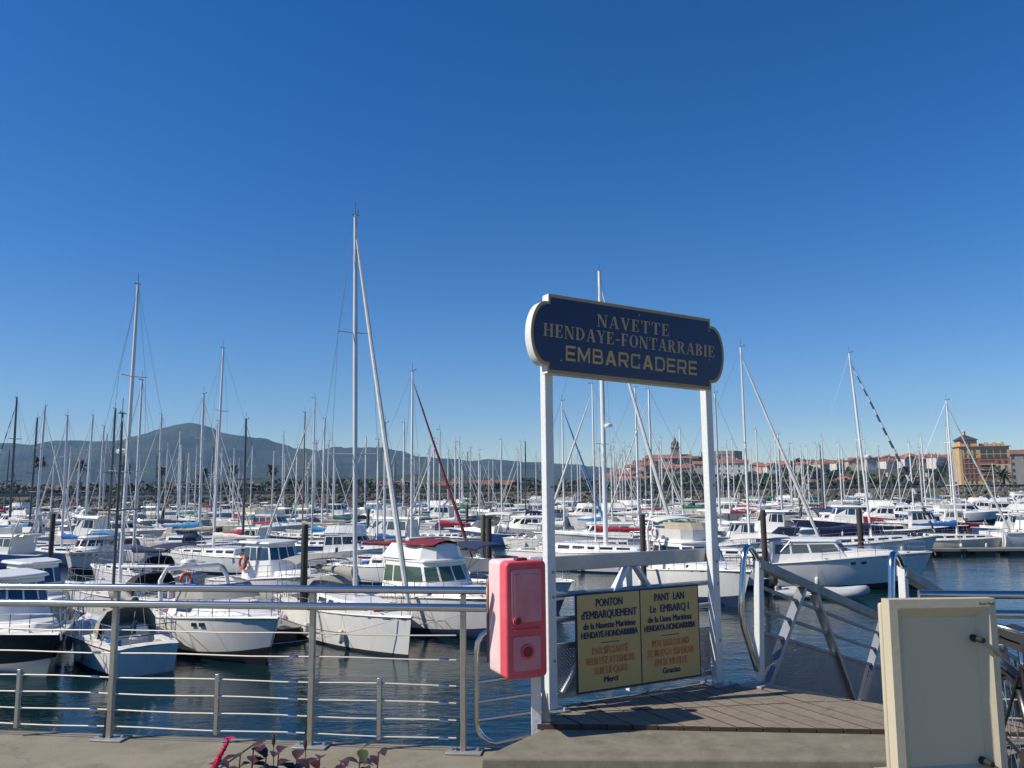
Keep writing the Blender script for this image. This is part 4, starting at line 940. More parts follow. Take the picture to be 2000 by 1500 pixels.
for px, yt, d, lb in ((580, 936, 300, 'bushy palm left of the wooden mast'), (662, 938, 290, 'bushy palm just left of the tallest mast'), (720, 940, 300, 'bushy palm right of the tallest mast'), (845, 942, 300, 'bushy palm left of the pair of piles'), (920, 943, 310, 'bushy palm above the pair of piles'),
                      (972, 943, 300, 'bushy palm above the red box'), (1046, 942, 310, 'bushy palm left of the left sign post'), (1100, 938, 290, 'bushy palm right of the left sign post'), (1772, 912, 270, 'large palm left of the apartment block'), (1957, 916, 262, 'large palm before the apartment block')):
    palm(px, yt, d, True, lb)
TREE_AT = []
def tree(px, ytop, d, s, label, z0=None, grp='trees on the far shore'):
    p = D(px, ytop, d); h = 3.6 * s; zb = z0 if z0 is not None else .2
    o = thing('broadleaf_tree', label, 'tree', (p.x, d, min(zb, p.z - 1.7 * h)), group=grp); zc_ = p.z - h * .85 - o.location.z
    MB().tube([(0, 0, 0), (.1, 0, zc_ * .6), (0, 0, zc_)], [.35 * s, .28 * s, .12 * s], 6).tube([(0, 0, zc_ * .6), (1.2 * s, .3, zc_ + .4)], [.16 * s, .05], 5).tube([(0, 0, zc_ * .55), (-1.1 * s, -.4, zc_ + .3)], [.16 * s, .05], 5).build('trunk', 'bark', o)
    ch('crown', rnd.choice(TREE), o, (0, 0, zc_), rnd.uniform(0, 6), (s, s, s * rnd.uniform(.8, 1.05)))
# a distant belt of trees that reads as one mass
m = MB(); r2 = random.Random(5)
for k in range(17000):
    x = r2.uniform(-300, 140); y = r2.uniform(252, 318); a = 1.6 + 3.0 * (0.5 + 0.5 * sin(x * .07) * cos(x * .023 + 1)) + 1.4 * sin(x * .31)
    z = r2.random() ** .6 * a; s_ = r2.uniform(.5, 1.0)
    A = V((r2.gauss(0, 1), r2.gauss(0, 1), r2.gauss(0, 1))).normalized() * s_; B_ = A.cross(V((r2.gauss(0, 1), r2.gauss(0, 1), r2.gauss(0, 1)))).normalized() * s_ * .7
    p = V((x, y, z)); m.add([p - A, p - B_, p + A, p + B_], [(0, 1, 2, 3)])
tag(m.build('far_treeline', 'leaf_b', None, 0), kind='stuff')
def building(name, label, px, ybase, d, w, dp, h, rot=0, wall='plaster_white', roof='tile', rtype='gable', rows=2, cols=3, cat='house', group=None, z0=None, hr=None):
    p = D(px, ybase, d); z = p.z if z0 is None else z0
    o = thing(name, label, cat, (p.x, d, z), R_(rot), group)
    MB().box(-w / 2, w / 2, -dp / 2, dp / 2, -6, h).build('wall', wall, o, 0)
    hr = hr if hr is not None else min(w, dp) * .26; e = .5
    m = MB()
    if rtype == 'gable':
        m.add([(-w / 2 - e, -dp / 2 - e, h - .05), (w / 2 + e, -dp / 2 - e, h - .05), (w / 2 + e, 0, h + hr), (-w / 2 - e, 0, h + hr), (-w / 2 - e, dp / 2 + e, h - .05), (w / 2 + e, dp / 2 + e, h - .05)], [(0, 1, 2, 3), (3, 2, 5, 4), (0, 3, 4), (1, 5, 2), (0, 4, 5, 1)])
    elif rtype == 'side':
        m.add([(-w / 2 - e, -dp / 2 - e, h - .05), (-w / 2 - e, dp / 2 + e, h - .05), (0, dp / 2 + e, h + hr), (0, -dp / 2 - e, h + hr), (w / 2 + e, dp / 2 + e, h - .05), (w / 2 + e, -dp / 2 - e, h - .05)], [(0, 1, 2, 3), (3, 2, 4, 5), (0, 3, 5), (1, 4, 2), (0, 5, 4, 1)])
    else:
        q = max(.1, (w - dp) / 2 + .5)
        m.add([(-w / 2 - e, -dp / 2 - e, h - .05), (w / 2 + e, -dp / 2 - e, h - .05), (w / 2 + e, dp / 2 + e, h - .05), (-w / 2 - e, dp / 2 + e, h - .05), (-q, 0, h + hr), (q, 0, h + hr)], [(0, 1, 5, 4), (1, 2, 5), (2, 3, 4, 5), (3, 0, 4), (0, 3, 2, 1)])
    ro = m.build('roof', roof, o, 0)
    if rtype != 'hip': MB().box(w * .2, w * .2 + .8, -.4, .4, h + hr * .3, h + hr + .9).build('chimney', wall, ro, 0)
    me = bpy.data.meshes.get('far_pane') or MB().box(-.5, .5, -.04, .1, -.7, .7).mesh('far_pane', 'far_window', 0)
    for r in range(rows):
        for c in range(cols):
            ch('window', me, o, (-w / 2 + w * (c + .5) / cols, -dp / 2 - .02, h - 1.6 - r * 2.9))
    return o
def hill(x, y):
    u = max(0.0, min(1.0, (y - 360) / 240.0)); u = u * u * (3 - 2 * u)
    e = max(0.0, min(1.0, (x - 40) / 60.0)); e = e * e * (3 - 2 * e)
    return 0.2 + (13.0 + 2.6 * sin(x * .021 + 1.0)) * u * e
rows = []
for j in range(28):
    y = lerp(330, 900, j / 27)
    rows.append([(x, y, hill(x, y) * (1 if y < 760 else 1 - (y - 760) / 145) - .1) for x in [lerp(20, 900, i / 60) for i in range(61)]])
struct(MB().grid(rows).build('town_hill', 'land', smooth=180))
WALLS = ['plaster_white', 'plaster_white', 'plaster_grey', 'plaster_cream', 'plaster_grey', 'plaster_pink', 'stone']
WN = {'plaster_white': 'white', 'plaster_cream': 'cream', 'plaster_grey': 'grey', 'plaster_pink': 'pink', 'plaster_ochre': 'ochre', 'brick_red': 'red brick', 'stone': 'stone'}
TOWN = []
def spot(px, d): return D(px, 950, d).x
for d, lo_, hi_, n in ((650, 1225, 2060, 40), (615, 1235, 2060, 38), (580, 1245, 2060, 34), (545, 1190, 2050, 26), (500, 1180, 1400, 9)):
    for k in range(n):
        px = lerp(lo_, hi_, (k + .5) / n) + rnd.uniform(-7, 7); dd = d + rnd.uniform(-14, 14)
        if 1300 < px < 1346 and d > 560: continue
        if 1375 < px < 1472 and d > 530: continue
        w, dp = rnd.uniform(6.5, 11), rnd.uniform(6.5, 9.5); h = rnd.uniform(3.2, 7.0); wall = rnd.choice(WALLS); x = spot(px, dd); ty = rnd.choice(['gable', 'gable', 'side', 'hip'])
        o = building('town_house', 'x', px, 950, dd, w, dp, h, rnd.uniform(-28, 28), wall, rnd.choice(['tile', 'tile', 'tile_b']), ty, 1, 3, 'house', 'red roofed houses of the hill town', z0=hill(x, dd))
        TOWN.append((px, dd, o, wall, ty))
building('long_low_building', 'long low terracotta building below the hill town', 1535, 962, 320, 23, 8, 3.0, 0, 'plaster_pink', 'tile_b', 'gable', 1, 8, 'building')
building('white_villa', 'white house with red hip roof right of the dark trees', 1650, 962, 330, 9, 8, 4.6, -12, 'plaster_white', 'tile', 'hip', 1, 3)
building('gabled_house', 'white gabled house left of the large palm', 1722, 961, 330, 10, 9, 4.6, -20, 'plaster_white', 'tile_b', 'side', 1, 3)
building('gabled_house', 'white row house just behind the large palm', 1762, 961, 330, 10, 9, 4.3, -20, 'plaster_white', 'tile_b', 'side', 1, 3)
building('gabled_house', 'white gabled house between large palm and apartment block', 1800, 961, 330, 9, 9, 4.5, -20, 'plaster_white', 'tile_b', 'side', 1, 3)
building('ochre_house', 'narrow ochre house right of the left sign post', 1189, 956, 330, 5, 6, 4.5, -20, 'plaster_ochre', 'tile_b', 'hip', 1, 2)
building('cream_house', 'cream house with red roof at the foot of the town', 1237, 954, 360, 14, 9, 3.2, -10, 'plaster_cream', 'tile', 'gable', 1, 4)
building('white_terrace_block', 'bright white stepped block below the castle', 1424, 925, 480, 22, 9, 6, -12, 'plaster_white', 'tile_b', 'gable', 2, 6, 'building')
for k, (px, w, wl_, ht, lb) in enumerate(((40, 24, 'plaster_white', 3.6, 'long white building under the first tall palm'), (108, 16, 'plaster_grey', 3.2, 'grey roofed low building between first two palms'), (172, 14, 'plaster_white', 3.5, 'white low building right of the second palm'), (285, 20, 'plaster_cream', 3.0, 'cream low building left of the fourth palm'),
                                       (352, 20, 'plaster_white', 3.9, 'white hall with bright roof below the mountain peak'), (420, 16, 'plaster_pink', 3.1, 'pink low building between fifth and sixth palm'), (480, 18, 'plaster_white', 3.2, 'white low building right of the sixth palm'), (566, 12, 'plaster_cream', 3.4, 'cream house left of the wooden mast'),
                                       (640, 22, 'plaster_cream', 4.6, 'cream house with red roof left of the tallest mast'), (700, 20, 'plaster_pink', 4.2, 'pink building right of the tallest mast'), (770, 22, 'plaster_white', 4.0, 'white building behind the maroon furled sail'), (870, 24, 'plaster_pink', 3.8, 'pink building above the red sail cover'), (945, 22, 'plaster_white', 3.8, 'white building above the pair of piles'), (1010, 20, 'plaster_grey', 3.8, 'grey building left of the left sign post'), (1130, 20, 'plaster_white', 3.2, 'white building behind the blue furled sail'))):
    building('waterfront_building', lb, px, 964, 322 + 6 * (k % 3), w * .62, 7, ht * .72, rnd.uniform(-6, 6), wl_, 'tile_b', 'gable', 1, 4, 'building', 'low buildings along the far shore', z0=0.2)
# trees of the town slope
NUM = 'first second third fourth fifth sixth seventh eighth ninth tenth eleventh twelfth thirteenth fourteenth fifteenth sixteenth seventeenth eighteenth nineteenth twentieth twenty-first twenty-second twenty-third twenty-fourth twenty-fifth twenty-sixth'.split()
SLOPE = [(1262, 930), (1290, 925), (1310, 928), (1333, 922), (1352, 928), (1371, 930), (1395, 935), (1415, 938), (1440, 930), (1462, 925), (1480, 922), (1500, 926), (1522, 924), (1545, 921), (1568, 918), (1590, 915), (1607, 912), (1628, 918), (1672, 926), (1694, 922), (1716, 926), (1742, 930), (1812, 926), (1835, 915), (1850, 905), (1862, 899)]
for k, (px, yt) in enumerate(SLOPE):
    tree(px, yt, 400 + (k * 37) % 60, rnd.uniform(.95, 1.5), 'dark green tree, %s from the left on the slope below the town' % NUM[k])
for k, px in enumerate((1200, 1220, 1268, 1298, 1345, 1410, 1475, 1600, 1618, 1690, 1835, 1852)):
    tree(px, 938 + (k % 3) * 5, 300 + (k % 4) * 6, .85, 'low green tree, %s from the left just behind the breakwater' % NUM[k])
for k in range(26):
    px = 1240 + k * 31 + rnd.uniform(-9, 9)
    if 1370 < px < 1470: continue
    tree(px, rnd.uniform(893, 912), 600 + (k * 13) % 40, rnd.uniform(.7, 1.1), 'green tree, %s from the left among the town roofs' % NUM[k], z0=hill(D(px, 900, 610).x, 610))
# church
def church():
    d = 620; p = D(1319, 893, d); z0 = p.z
    o = thing('church', 'stone church with domed bell tower and spire on the town hill', 'church', (p.x, d, z0), R_(-10))
    MB().box(-3, 3, -3, 3, -10, 7.2).build('tower', 'stone', o, 0)
    MB().box(-3.5, 3.5, -3.5, 3.5, 7.2, 7.8).build('cornice', 'stone', o, 0)
    b = MB().lathe([(2.9, 7.8), (2.9, 10.0), (3.1, 10.1)], (0, 0, 0), 8).build('belfry', 'stone', o, 30)
    for a in range(8): MB().obox((2.72 * cos(a * pi / 4 + pi / 8), 2.72 * sin(a * pi / 4 + pi / 8), 9.0), V((cos(a * pi / 4 + pi / 8), sin(a * pi / 4 + pi / 8), 0)) * .1, V((-sin(a * pi / 4 + pi / 8), cos(a * pi / 4 + pi / 8), 0)) * .5, V((0, 0, .75))).build('bell_opening', 'far_window', b, 0)
    for s in (-1, 1): MB().box(s * 1.2 - .5, s * 1.2 + .5, -3.06, -2.9, 4.4, 6.2).build('bell_opening', 'far_window', o, 0)
    MB().lathe([(3.1, 10.1), (2.9, 11.0), (2.2, 12.2), (1.1, 13.0), (.8, 13.2), (.8, 14.4), (.5, 14.8), (.12, 15.6), (.05, 18.5)], (0, 0, 0), 10).build('dome', 'stone_dark', o, 40)
    MB().box(-24, -3, -5, 9, -12, -1).box(3, 12, -4, 8, -12, -1.5).build('nave', 'plaster_pink', o, 0)
    MB().add([(-25, -6, -1), (12.6, -6, -1), (12.6, 2, 2.2), (-22, 2, 2.2), (-25, 10, -1), (12.6, 10, -1)], [(0, 1, 2, 3), (3, 2, 5, 4), (0, 3, 4), (1, 5, 2)]).build('roof', 'tile', o, 0)
church()
def castle():
    d = 630; p0 = D(1372, 908, d); p1 = D(1431, 908, d); p2 = D(1456, 908, d)
    o = thing('castle', 'massive square stone castle on the town hill', 'castle', ((p0.x + p1.x) / 2, d, p0.z), 0)
    w = (p1.x - p0.x) / 2; h = D(1400, 881, d).z - p0.z; w2 = p2.x - (p0.x + p1.x) / 2
    # main front catches the sun, the big side block turns away from it
    m = MB(); m.add([(-w, 3, -9), (w, -7, -9), (w, -7, h), (-w, 3, h), (w2, 8, -9), (w2, 8, h), (-w + 8, 22, -9), (-w + 8, 22, h)], [(0, 1, 2, 3), (1, 4, 5, 2), (4, 6, 7, 5), (6, 0, 3, 7), (3, 2, 5, 7)])
    m.build('keep', 'stone', o, 0)
    MB().add([(-w - .3, 2.8, h - 3.2), (w + .1, -7.4, h - 3.2), (w + .1, -7.4, h - 2.6), (-w - .3, 2.8, h - 2.6)], [(0, 1, 2, 3)]).build('string_course', 'stone_dark', o, 0)
    for f in (.15, .35, .55, .75):
        c = vl((-w, 3, h - 5), (w, -7, h - 5), f); MB().box(c.x - .6, c.x + .6, c.y - .25, c.y + .2, c.z - .9, c.z + .9).build('window', 'far_window', o, 0)
    MB().box(-w - 16, -w, 4, 14, -9, h - 5.5).build('palace_wing', 'stone', o, 0)
    MB().add([(-w - 16.5, 3.5, h - 5.5), (-w, 3.5, h - 5.5), (-w, 9, h - 3.4), (-w - 16.5, 9, h - 3.4), (-w - 16.5, 14.5, h - 5.5), (-w, 14.5, h - 5.5)], [(0, 1, 2, 3), (3, 2, 5, 4)]).build('roof', 'stone_dark', o, 0)
castle()
# apartment block with corner tower
def apartment():
    d = 345.0; s = d / F; p = D(1880, 964, d); z0 = 0.4
    o = thing('apartment_block', 'seven storey brick and ochre apartment block with corner tower', 'building', (p.x, d, z0), R_(-12))
    zt = lambda y: D(1920, y, d).z - z0
    W_ = 88 * s; tw = 34 * s; H = zt(873)
    xs = [0, tw, tw * 1.62, W_]
    st = H / 7.6
    MB().box(0, W_, 0, 8, -2, H - 2.1 * st).build('wall', 'brick_red', o, 0)
    MB().box(-.02, W_ + .02, -.02, 8.02, H - 2.1 * st, H).build('upper_wall', 'plaster_ochre', o, 0)
    MB().box(-.06, W_ + .05, -.07, 8.05, -2, st * 1.05).build('ground_storey', 'plaster_ochre', o, 0)
    MB().box(-.15, 1.0, -.15, 8.1, -2.1, H - .1).build('corner_pier', 'plaster_ochre', o, 0)
    MB().box(W_ - 6.0, W_ + .1, -.1, 8.1, -2.1, H - 3.4 * st).build('stair_wall', 'plaster_cream', o, 0)
    MB().box(-.6, W_ + .6, -.6, 8.6, H, H + .35).build('cornice', 'brick_red', o, 0)
    MB().box(.6, tw * .98, .4, 7.6, H + .36, zt(851 + 8)).build('tower', 'plaster_ochre', o, 0)
    tz = zt(859); tr = MB().add([(-.1, -.3, tz), (tw + .5, -.3, tz), (tw + .5, 8.3, tz), (-.1, 8.3, tz), (tw * .5 - .6, 4.2, tz + 2.3), (tw * .5 + .6, 4.2, tz + 2.3), (tw * .5 + .6, 5.2, tz + 2.3), (tw * .5 - .6, 5.2, tz + 2.3)], [(0, 1, 5, 4), (1, 2, 6, 5), (2, 3, 7, 6), (3, 0, 4, 7), (4, 5, 6, 7), (0, 3, 2, 1)]).build('tower_roof', 'slate', o, 0)
    MB().lathe([(.75, tz + 2.3), (.75, tz + 3.7), (1.0, tz + 3.8), (.3, tz + 4.5), (.05, tz + 5.2)], (tw * .5, 4.7, 0), 8).build('lantern', 'plaster_cream', tr, 30)
    for xx in (tw * .40, tw * .56): MB().box(xx - .35, xx + .35, .3, .5, tz - 2.4, tz - 1.1).build('window', 'far_window', o, 0)
    MB().box(tw * .36, tw * .66, .3, .5, tz - 4.6, tz - 3.4).build('window', 'far_window', o, 0)
    for k in range(7):
        zb = .3 + k * st
        for c in range(3):
            x = 2.3 + c * (tw - 2.2) / 3
            w = MB().box(x - .42, x + .42, -.12, .05, zb + .7, zb + 2.0).build('window', 'far_window', o, 0)
            MB().box(x - .6, x + .6, -.3, -.04, zb + .5, zb + .68).build('sill', 'plaster_cream', w, 0)
        if k < 1: continue
        if k < 5:
            MB().box(tw + .3, W_ - 6.1, -.1, .0, zb + .9, zb + st - .2).build('loggia', 'balcony_dark', o, 0)
            MB().box(tw + .1, W_ - 6.0, -1.0, .0, zb - .05, zb + .12).box(tw + .1, W_ - 6.0, -1.0, -.92, zb + .9, zb + 1.0).build('balcony', 'plaster_cream', o, 0)
        else:
            for c in range(4):
                x = tw + 1.8 + c * (W_ - tw - 3) / 3.4; MB().box(x - 1.1, x + 1.1, -.12, .05, zb + .5, zb + 2.2).build('window', 'far_window', o, 0)
        if k < 5: 
            for x in (W_ - 4.4, W_ - 1.8): MB().box(x - .4, x + .4, -.2, .0, zb + .7, zb + 1.9).build('window', 'far_window', o, 0)
    for k in range(6):
        x = tw + 2 + k * (W_ - tw - 3) / 5.5; MB().box(x - .7, x + .7, 1.5, 3, H + .36, H + 1.5 + .5 * (k % 2)).build('roof_dormer', 'plaster_cream', o, 0)
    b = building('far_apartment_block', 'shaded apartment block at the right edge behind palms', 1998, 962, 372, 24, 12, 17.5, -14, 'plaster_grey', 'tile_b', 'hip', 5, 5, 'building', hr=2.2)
apartment()

# ------------------------------------------------------------------ foreground: railing
PA = [0.0]                                                       # post positions along the railing line, metres from QA
a603 = (G(604, 1468, 0) - QA).dot(qd); a905 = (G(905, 1478, 0) - QA).dot(qd)
def railing(label, posts, a0, a1, grp, shorts, cables=True):
    o = thing('quay_railing', label, 'railing', QA, atan2(qd.y, qd.x), grp)
    for a in posts:
        p = MB().vprism([(a - .019, .0), (a + .019, .0), (a + .019, 1.07), (a - .019, 1.07)], -.02, .02)
        p = p.build('post', 'inox_dull', o, bevel=.004)
        MB().add([(a - .05, -.02, .004), (a - .0192, -.02, .24), (a - .0192, .02, .24), (a - .05, .02, .004)], [(0, 1, 2, 3)]).box(a - .11, a + .13, -.07, .08, .03, .042).build('foot_plate', 'galv_dull', p, bevel=.002)
        for s in (-.08, .10): MB().lathe([(.012, .042), (.012, .058), (.004, .062)], (a + s, 0, 0), 6).build('anchor_bolt', 'galv', p)
    for z, r, y in ((1.10, .026, -.03), (.985, .026, -.045)):
        MB().tube([(a0, y, z), (a1, y, z)], r, 14).build('hand_rail', 'inox', o)
    if cables:
        for z in (.79, .63, .46, .345, .23, .115):
            pts = []; a = a0
            while a < a1 + .01: pts.append((a, 0, z + .004 * sin(a * 5 + z * 9))); a += .25
            MB().tube(pts, .0055, 6).build('cable', 'cable_steel', o)
            if z < .75:
                for b in posts:
                    if b - .12 > a0: MB().lathe([(.006, 0), (.010, .01), (.010, .06), (.006, .07)], (b - .17, 0, z), 8, 'X').build('cable_tensioner', 'inox', o)
    for a in shorts:
        sp = MB().box(a - .014, a + .014, -.014, .014, .085, .50).build('spacer_post', 'inox_dull', o, bevel=.003)
        for z in (.46, .345, .23, .115): MB().lathe([(.014, -.02), (.016, 0), (.014, .02)], (a, 0, z), 8, 'X').build('cable_clip', 'inox', sp)
    return o
sh = [(G(px, py, .115) - QA).dot(qd) for px, py in ((30, 1414), (416, 1430), (738, 1440))]
railing('stainless railing with two top rails and cables along the quay', [-1.5, 0.0, a603, a905], -4.2, a905 + .17, 'stainless quay railings', sh)
aR = (V((2.55, 5.0, 0)) - QA).dot(qd)
railing('short stainless railing piece behind the bicycle', [aR + .35, aR + 1.8], aR, aR + 4, 'stainless quay railings', [])

# ------------------------------------------------------------------ slab, deck, gate with signs
ZD = 0.20
sl = [G(938, 1479, .15), G(1712, 1483, .15), G(1712, 1428, .17), G(1062, 1423, .17)]
m = MB(); ext = [sl[1] + (sl[1] - sl[0]) * .45, sl[2] + (sl[2] - sl[3]) * .45]; ext[0].z = .15; ext[1].z = .17
top = [sl[0], sl[1], ext[0], ext[1], sl[2], sl[3]]
m.add([tuple(p) for p in top] + [(p.x, p.y - (.02 if i < 3 else 0), .029) for i, p in enumerate(top)], [tuple(range(6))] + [(i, (i + 1) % 6, 6 + (i + 1) % 6, 6 + i) for i in range(6)])
o = m.build('concrete_ramp', 'slab', None, 30, bevel=.018, seg=3); tag(o, 'rough concrete ramp slab leading up to the wooden deck', 'ramp')
GL, GR = G(1077, 1388, ZD), G(1402, 1336, ZD)                    # feet of the two sign posts
gu = (GR - GL).normalized(); gth = atan2(gu.y, gu.x); gw = (GR - GL).length; gn = V((gu.y, -gu.x, 0))
dfa, dfb = G(1036, 1412, ZD), G(1712, 1424, ZD); DF = dfb + (dfb - dfa) * .42
DECK = [G(1036, 1413, ZD), DF, V((3.4, 5.62, ZD)), G(1500, 1345, ZD), GR + gn * -.08 + gu * .1, GL + gn * -.08 + gu * -.08]
def clip(poly, p, n):
    out = []
    for i in range(len(poly)):
        a, b = poly[i], poly[(i + 1) % len(poly)]; da, db = (a - p).dot(n), (b - p).dot(n)
        if da >= 0: out.append(a)
        if (da >= 0) != (db >= 0): out.append(a + (b - a) * (da / (da - db)))
    return out
deck = thing('boarding_deck', 'weathered wooden boarding deck in front of the gate', 'deck', (GL.x, GL.y, 0), gth)
Rg = Matrix.Rotation(-gth, 3, 'Z')
def loc(p): return Rg @ (V(p) - V((GL.x, GL.y, 0)))
poly = [loc(V((p.x, p.y, 0))) for p in DECK]
c1, c2 = loc(G(1300, 1384, ZD)), loc(G(1640, 1369, ZD)); c1.z = c2.z = 0; cd = (c2 - c1).normalized(); cn = V((-cd.y, cd.x, 0))
xs = [p.x for p in poly]; a = min(xs); k = 0
while a < max(xs):
    strip = clip(clip(poly, V((a + .005, 0, 0)), V((1, 0, 0))), V((a + .140, 0, 0)), V((-1, 0, 0)))
    for sgn in (1, -1):
        pc = clip(strip, c1 + cn * .007 * sgn, cn * sgn) if len(strip) > 2 else []
        if len(pc) > 2:
            area = abs(sum(pc[i].x * pc[(i + 1) % len(pc)].y - pc[(i + 1) % len(pc)].x * pc[i].y for i in range(len(pc)))) / 2
            if area > .0008:
                dz = rnd.uniform(-.003, .003)
                pk = MB().prism([(p.x, p.y) for p in pc], ZD - .035 + dz, ZD + dz); pk.mi = [1, 0] + [1] * len(pc); pk.build('plank', [['plank', 'plank_b'][k % 2], 'plank_end'], deck, 0)
    a += .145; k += 1
fr0, fr1 = loc(DECK[0] + V((0, 0, -ZD))), loc(DECK[1] + V((0, 0, -ZD)))
MB().bar(fr0 + V((.02, .03, ZD - .062)), fr1 + V((0, .03, ZD - .062)), .05, .045).build('front_beam', 'plank_end', deck)
for f in (.12, .5, .88):
    MB().bar(vl(loc(GL - V((0, 0, ZD))), loc(GR - V((0, 0, ZD))), f) + V((0, .02, .06)), vl(fr0, fr1, f) + V((0, 0, .06)), .08, .18).build('joist', 'galv_dull', deck)
MB().box(.0, .14, -.12, .0, -1.6, .16).box(gw - .1, gw + .05, -.1, .02, -2.2, .16).build('support_leg', 'galv_dull', deck)
# gate: frame between the sign posts (local x along the gate, y away from the camera)
gate = thing('pontoon_gate', 'white metal gate with mesh panels carrying the yellow notice', 'gate', (GL.x, GL.y, ZD), gth)
SZ = lambda px, py, d: D(px, py, d).z - ZD
sgt = thing('ferry_sign', 'navy blue ferry sign with gold lettering on two white posts', 'sign', (GL.x, GL.y, ZD), gth)
zb_, zt_ = 2.415, 3.02
for a in (0, gw):
    p = MB().box(a - .036, a + .036, -.036, .036, 0.012, zt_ - .02).build('post', 'white_paint', sgt, bevel=.006)
    MB().box(a - .1, a + .1, -.1, .1, 0.0, .012).build('base_plate', 'galv', p)
    for s, t in ((-1, -1), (1, -1), (-1, 1), (1, 1)): MB().lathe([(.012, .012), (.012, .03), (.003, .034)], (a + s * .07, t * .07, 0), 6).build('bolt', 'galv', p)
for a in (0, gw):
    for z in (.35, .80, .98, 1.6): MB().lathe([(.008, -.045), (.011, -.042), (.011, -.0362)], (a + .012, 0, z), 8, 'Y').build('bolt', 'galv_dull', sgt)
def lobed(w0, w1, z0, z1, bulge, notch, n=20):
    pts = [(w1, z1), (w0, z1), (w0, z1 - notch)]; h = (z1 - z0) / 2 - notch; c = (z0 + z1) / 2
    pts += [(w0 - .022 - bulge * sin(pi * i / n), c + h * cos(pi * i / n)) for i in range(0, n + 1)]
    pts += [(w0, z0 + notch), (w0, z0), (w1, z0), (w1, z0 + notch)]
    pts += [(w1 + .022 + bulge * sin(pi * i / n), c - h * cos(pi * i / n)) for i in range(0, n + 1)]
    pts += [(w1, z1 - notch)]
    return pts
w0, w1 = -.055, gw - .045
MB().vprism(lobed(w0, w1, zb_, zt_, .125, .06), -.125, -.037).build('board', 'white_paint', sgt, 30)
MB().vprism(lobed(w0, w1, zb_, zt_, .125, .06), -.128, -.1255).build('border', 'sign_gold', sgt, 30)
MB().vprism(lobed(w0 + .018, w1 - .018, zb_ + .026, zt_ - .026, .121, .056), -.131, -.1285).build('panel', 'sign_navy', sgt, 30)
for x, z in ((.06, .07), (.06, -.2), (gw - .06, .2), (gw - .06, -.05), (gw * .5, .24)): MB().lathe([(.006, 0), (.006, .003)], (x, -.134, (zb_ + zt_) / 2 + z), 6, 'Y').build('screw', 'galv', sgt)
# hand-drawn letter shapes: unit height, list of polygons (x, z)
def arc(cx, cz, rx, rz, t, a0, a1, n=10, tx=None):
    out = []; tx = t if tx is None else tx
    for i in range(n):
        b0, b1 = lerp(a0, a1, i / n), lerp(a0, a1, (i + 1) / n)
        out.append([(cx + rx * cos(b0), cz + rz * sin(b0)), (cx + rx * cos(b1), cz + rz * sin(b1)), (cx + (rx - tx) * cos(b1), cz + (rz - t) * sin(b1)), (cx + (rx - tx) * cos(b0), cz + (rz - t) * sin(b0))])
    return out
def rect(x0, z0, x1, z1): return [(x0, z0), (x1, z0), (x1, z1), (x0, z1)]
def slant(x0, x1, t, z0=0, z1=1): return [(x0, z0), (x0 + t, z0), (x1 + t, z1), (x1, z1)]
def serif_font():
    T, S, f = .17, .055, .05                                     # thick stem, thin stroke, serif overhang
    def ser(x0, x1, z): return rect(x0 - f * 1.4, z, x1 + f * 1.4, z + S)
    def stem(x, both=True): return [rect(x, 0, x + T, 1), ser(x, x + T, 0), ser(x, x + T, 1 - S)]
    g = {}
    g['N'] = ([rect(.06, 0, .06 + S, 1), rect(.62, 0, .62 + S, 1), slant(.54, .03, T * 1.1), rect(-.02, 0, .19, S), rect(.53, 1 - S, .77, 1), rect(-.02, 1 - S, .1, 1)], .76)
    g['A'] = ([slant(.05, .32, S), slant(.52, .30, T), rect(.17, .3, .56, .3 + S), rect(-.03, 0, .2, S), rect(.45, 0, .78, S)], .74)
    g['V'] = ([slant(.32, .04, T), slant(.36, .62, S), rect(-.04, 1 - S, .29, 1), rect(.52, 1 - S, .76, 1)], .72)
    g['E'] = (stem(.06) + [rect(.1, 0, .56, S), rect(.1, 1 - S, .54, 1), rect(.1, .49, .42, .49 + S), rect(.51, 0, .58, .26), rect(.5, .76, .56, 1), rect(.37, .4, .43, .64)], .62)
    g['T'] = ([rect(.26, 0, .26 + T, 1), rect(.18, 0, .51, S), rect(.0, 1 - S, .69, 1), rect(0, .74, .06, 1), rect(.63, .74, .69, 1)], .69)
    g['H'] = (stem(.06) + stem(.53) + [rect(.2, .48, .55, .48 + S)], .78)
    g['D'] = (stem(.06) + arc(.26, .5, .46, .5, S, -pi / 2, pi / 2, 12, T) + [rect(.1, 0, .28, S), rect(.1, 1 - S, .28, 1)], .76)
    g['Y'] = ([rect(.28, 0, .28 + T, .48), slant(.28, .02, T, .44, 1), slant(.38, .58, S, .44, 1), rect(.2, 0, .53, S), rect(-.05, 1 - S, .27, 1), rect(.5, 1 - S, .72, 1)], .68)
    g['-'] = ([rect(.04, .38, .34, .48)], .38)
    g['F'] = (stem(.06) + [rect(.1, 1 - S, .54, 1), rect(.1, .47, .42, .47 + S), rect(.5, .74, .56, 1), rect(.37, .38, .43, .62)], .57)
    g['O'] = (arc(.38, .5, .38, .52, S, 0, 2 * pi, 24, T), .76)
    g['R'] = (stem(.06) + arc(.28, .75, .32, .25, S, -pi / 2, pi / 2, 10, T) + [rect(.1, 1 - S, .3, 1), rect(.1, .5, .3, .5 + S), slant(.52, .27, T, 0, .52), rect(.5, 0, .78, S)], .74)
    g['B'] = (stem(.06) + arc(.28, .76, .29, .24, S, -pi / 2, pi / 2, 10, T) + arc(.28, .27, .34, .27, S, -pi / 2, pi / 2, 10, T) + [rect(.1, 1 - S, .3, 1), rect(.1, .52, .3, .52 + S), rect(.1, 0, .3, S)], .66)
    g['I'] = (stem(.07), .31)
    return g
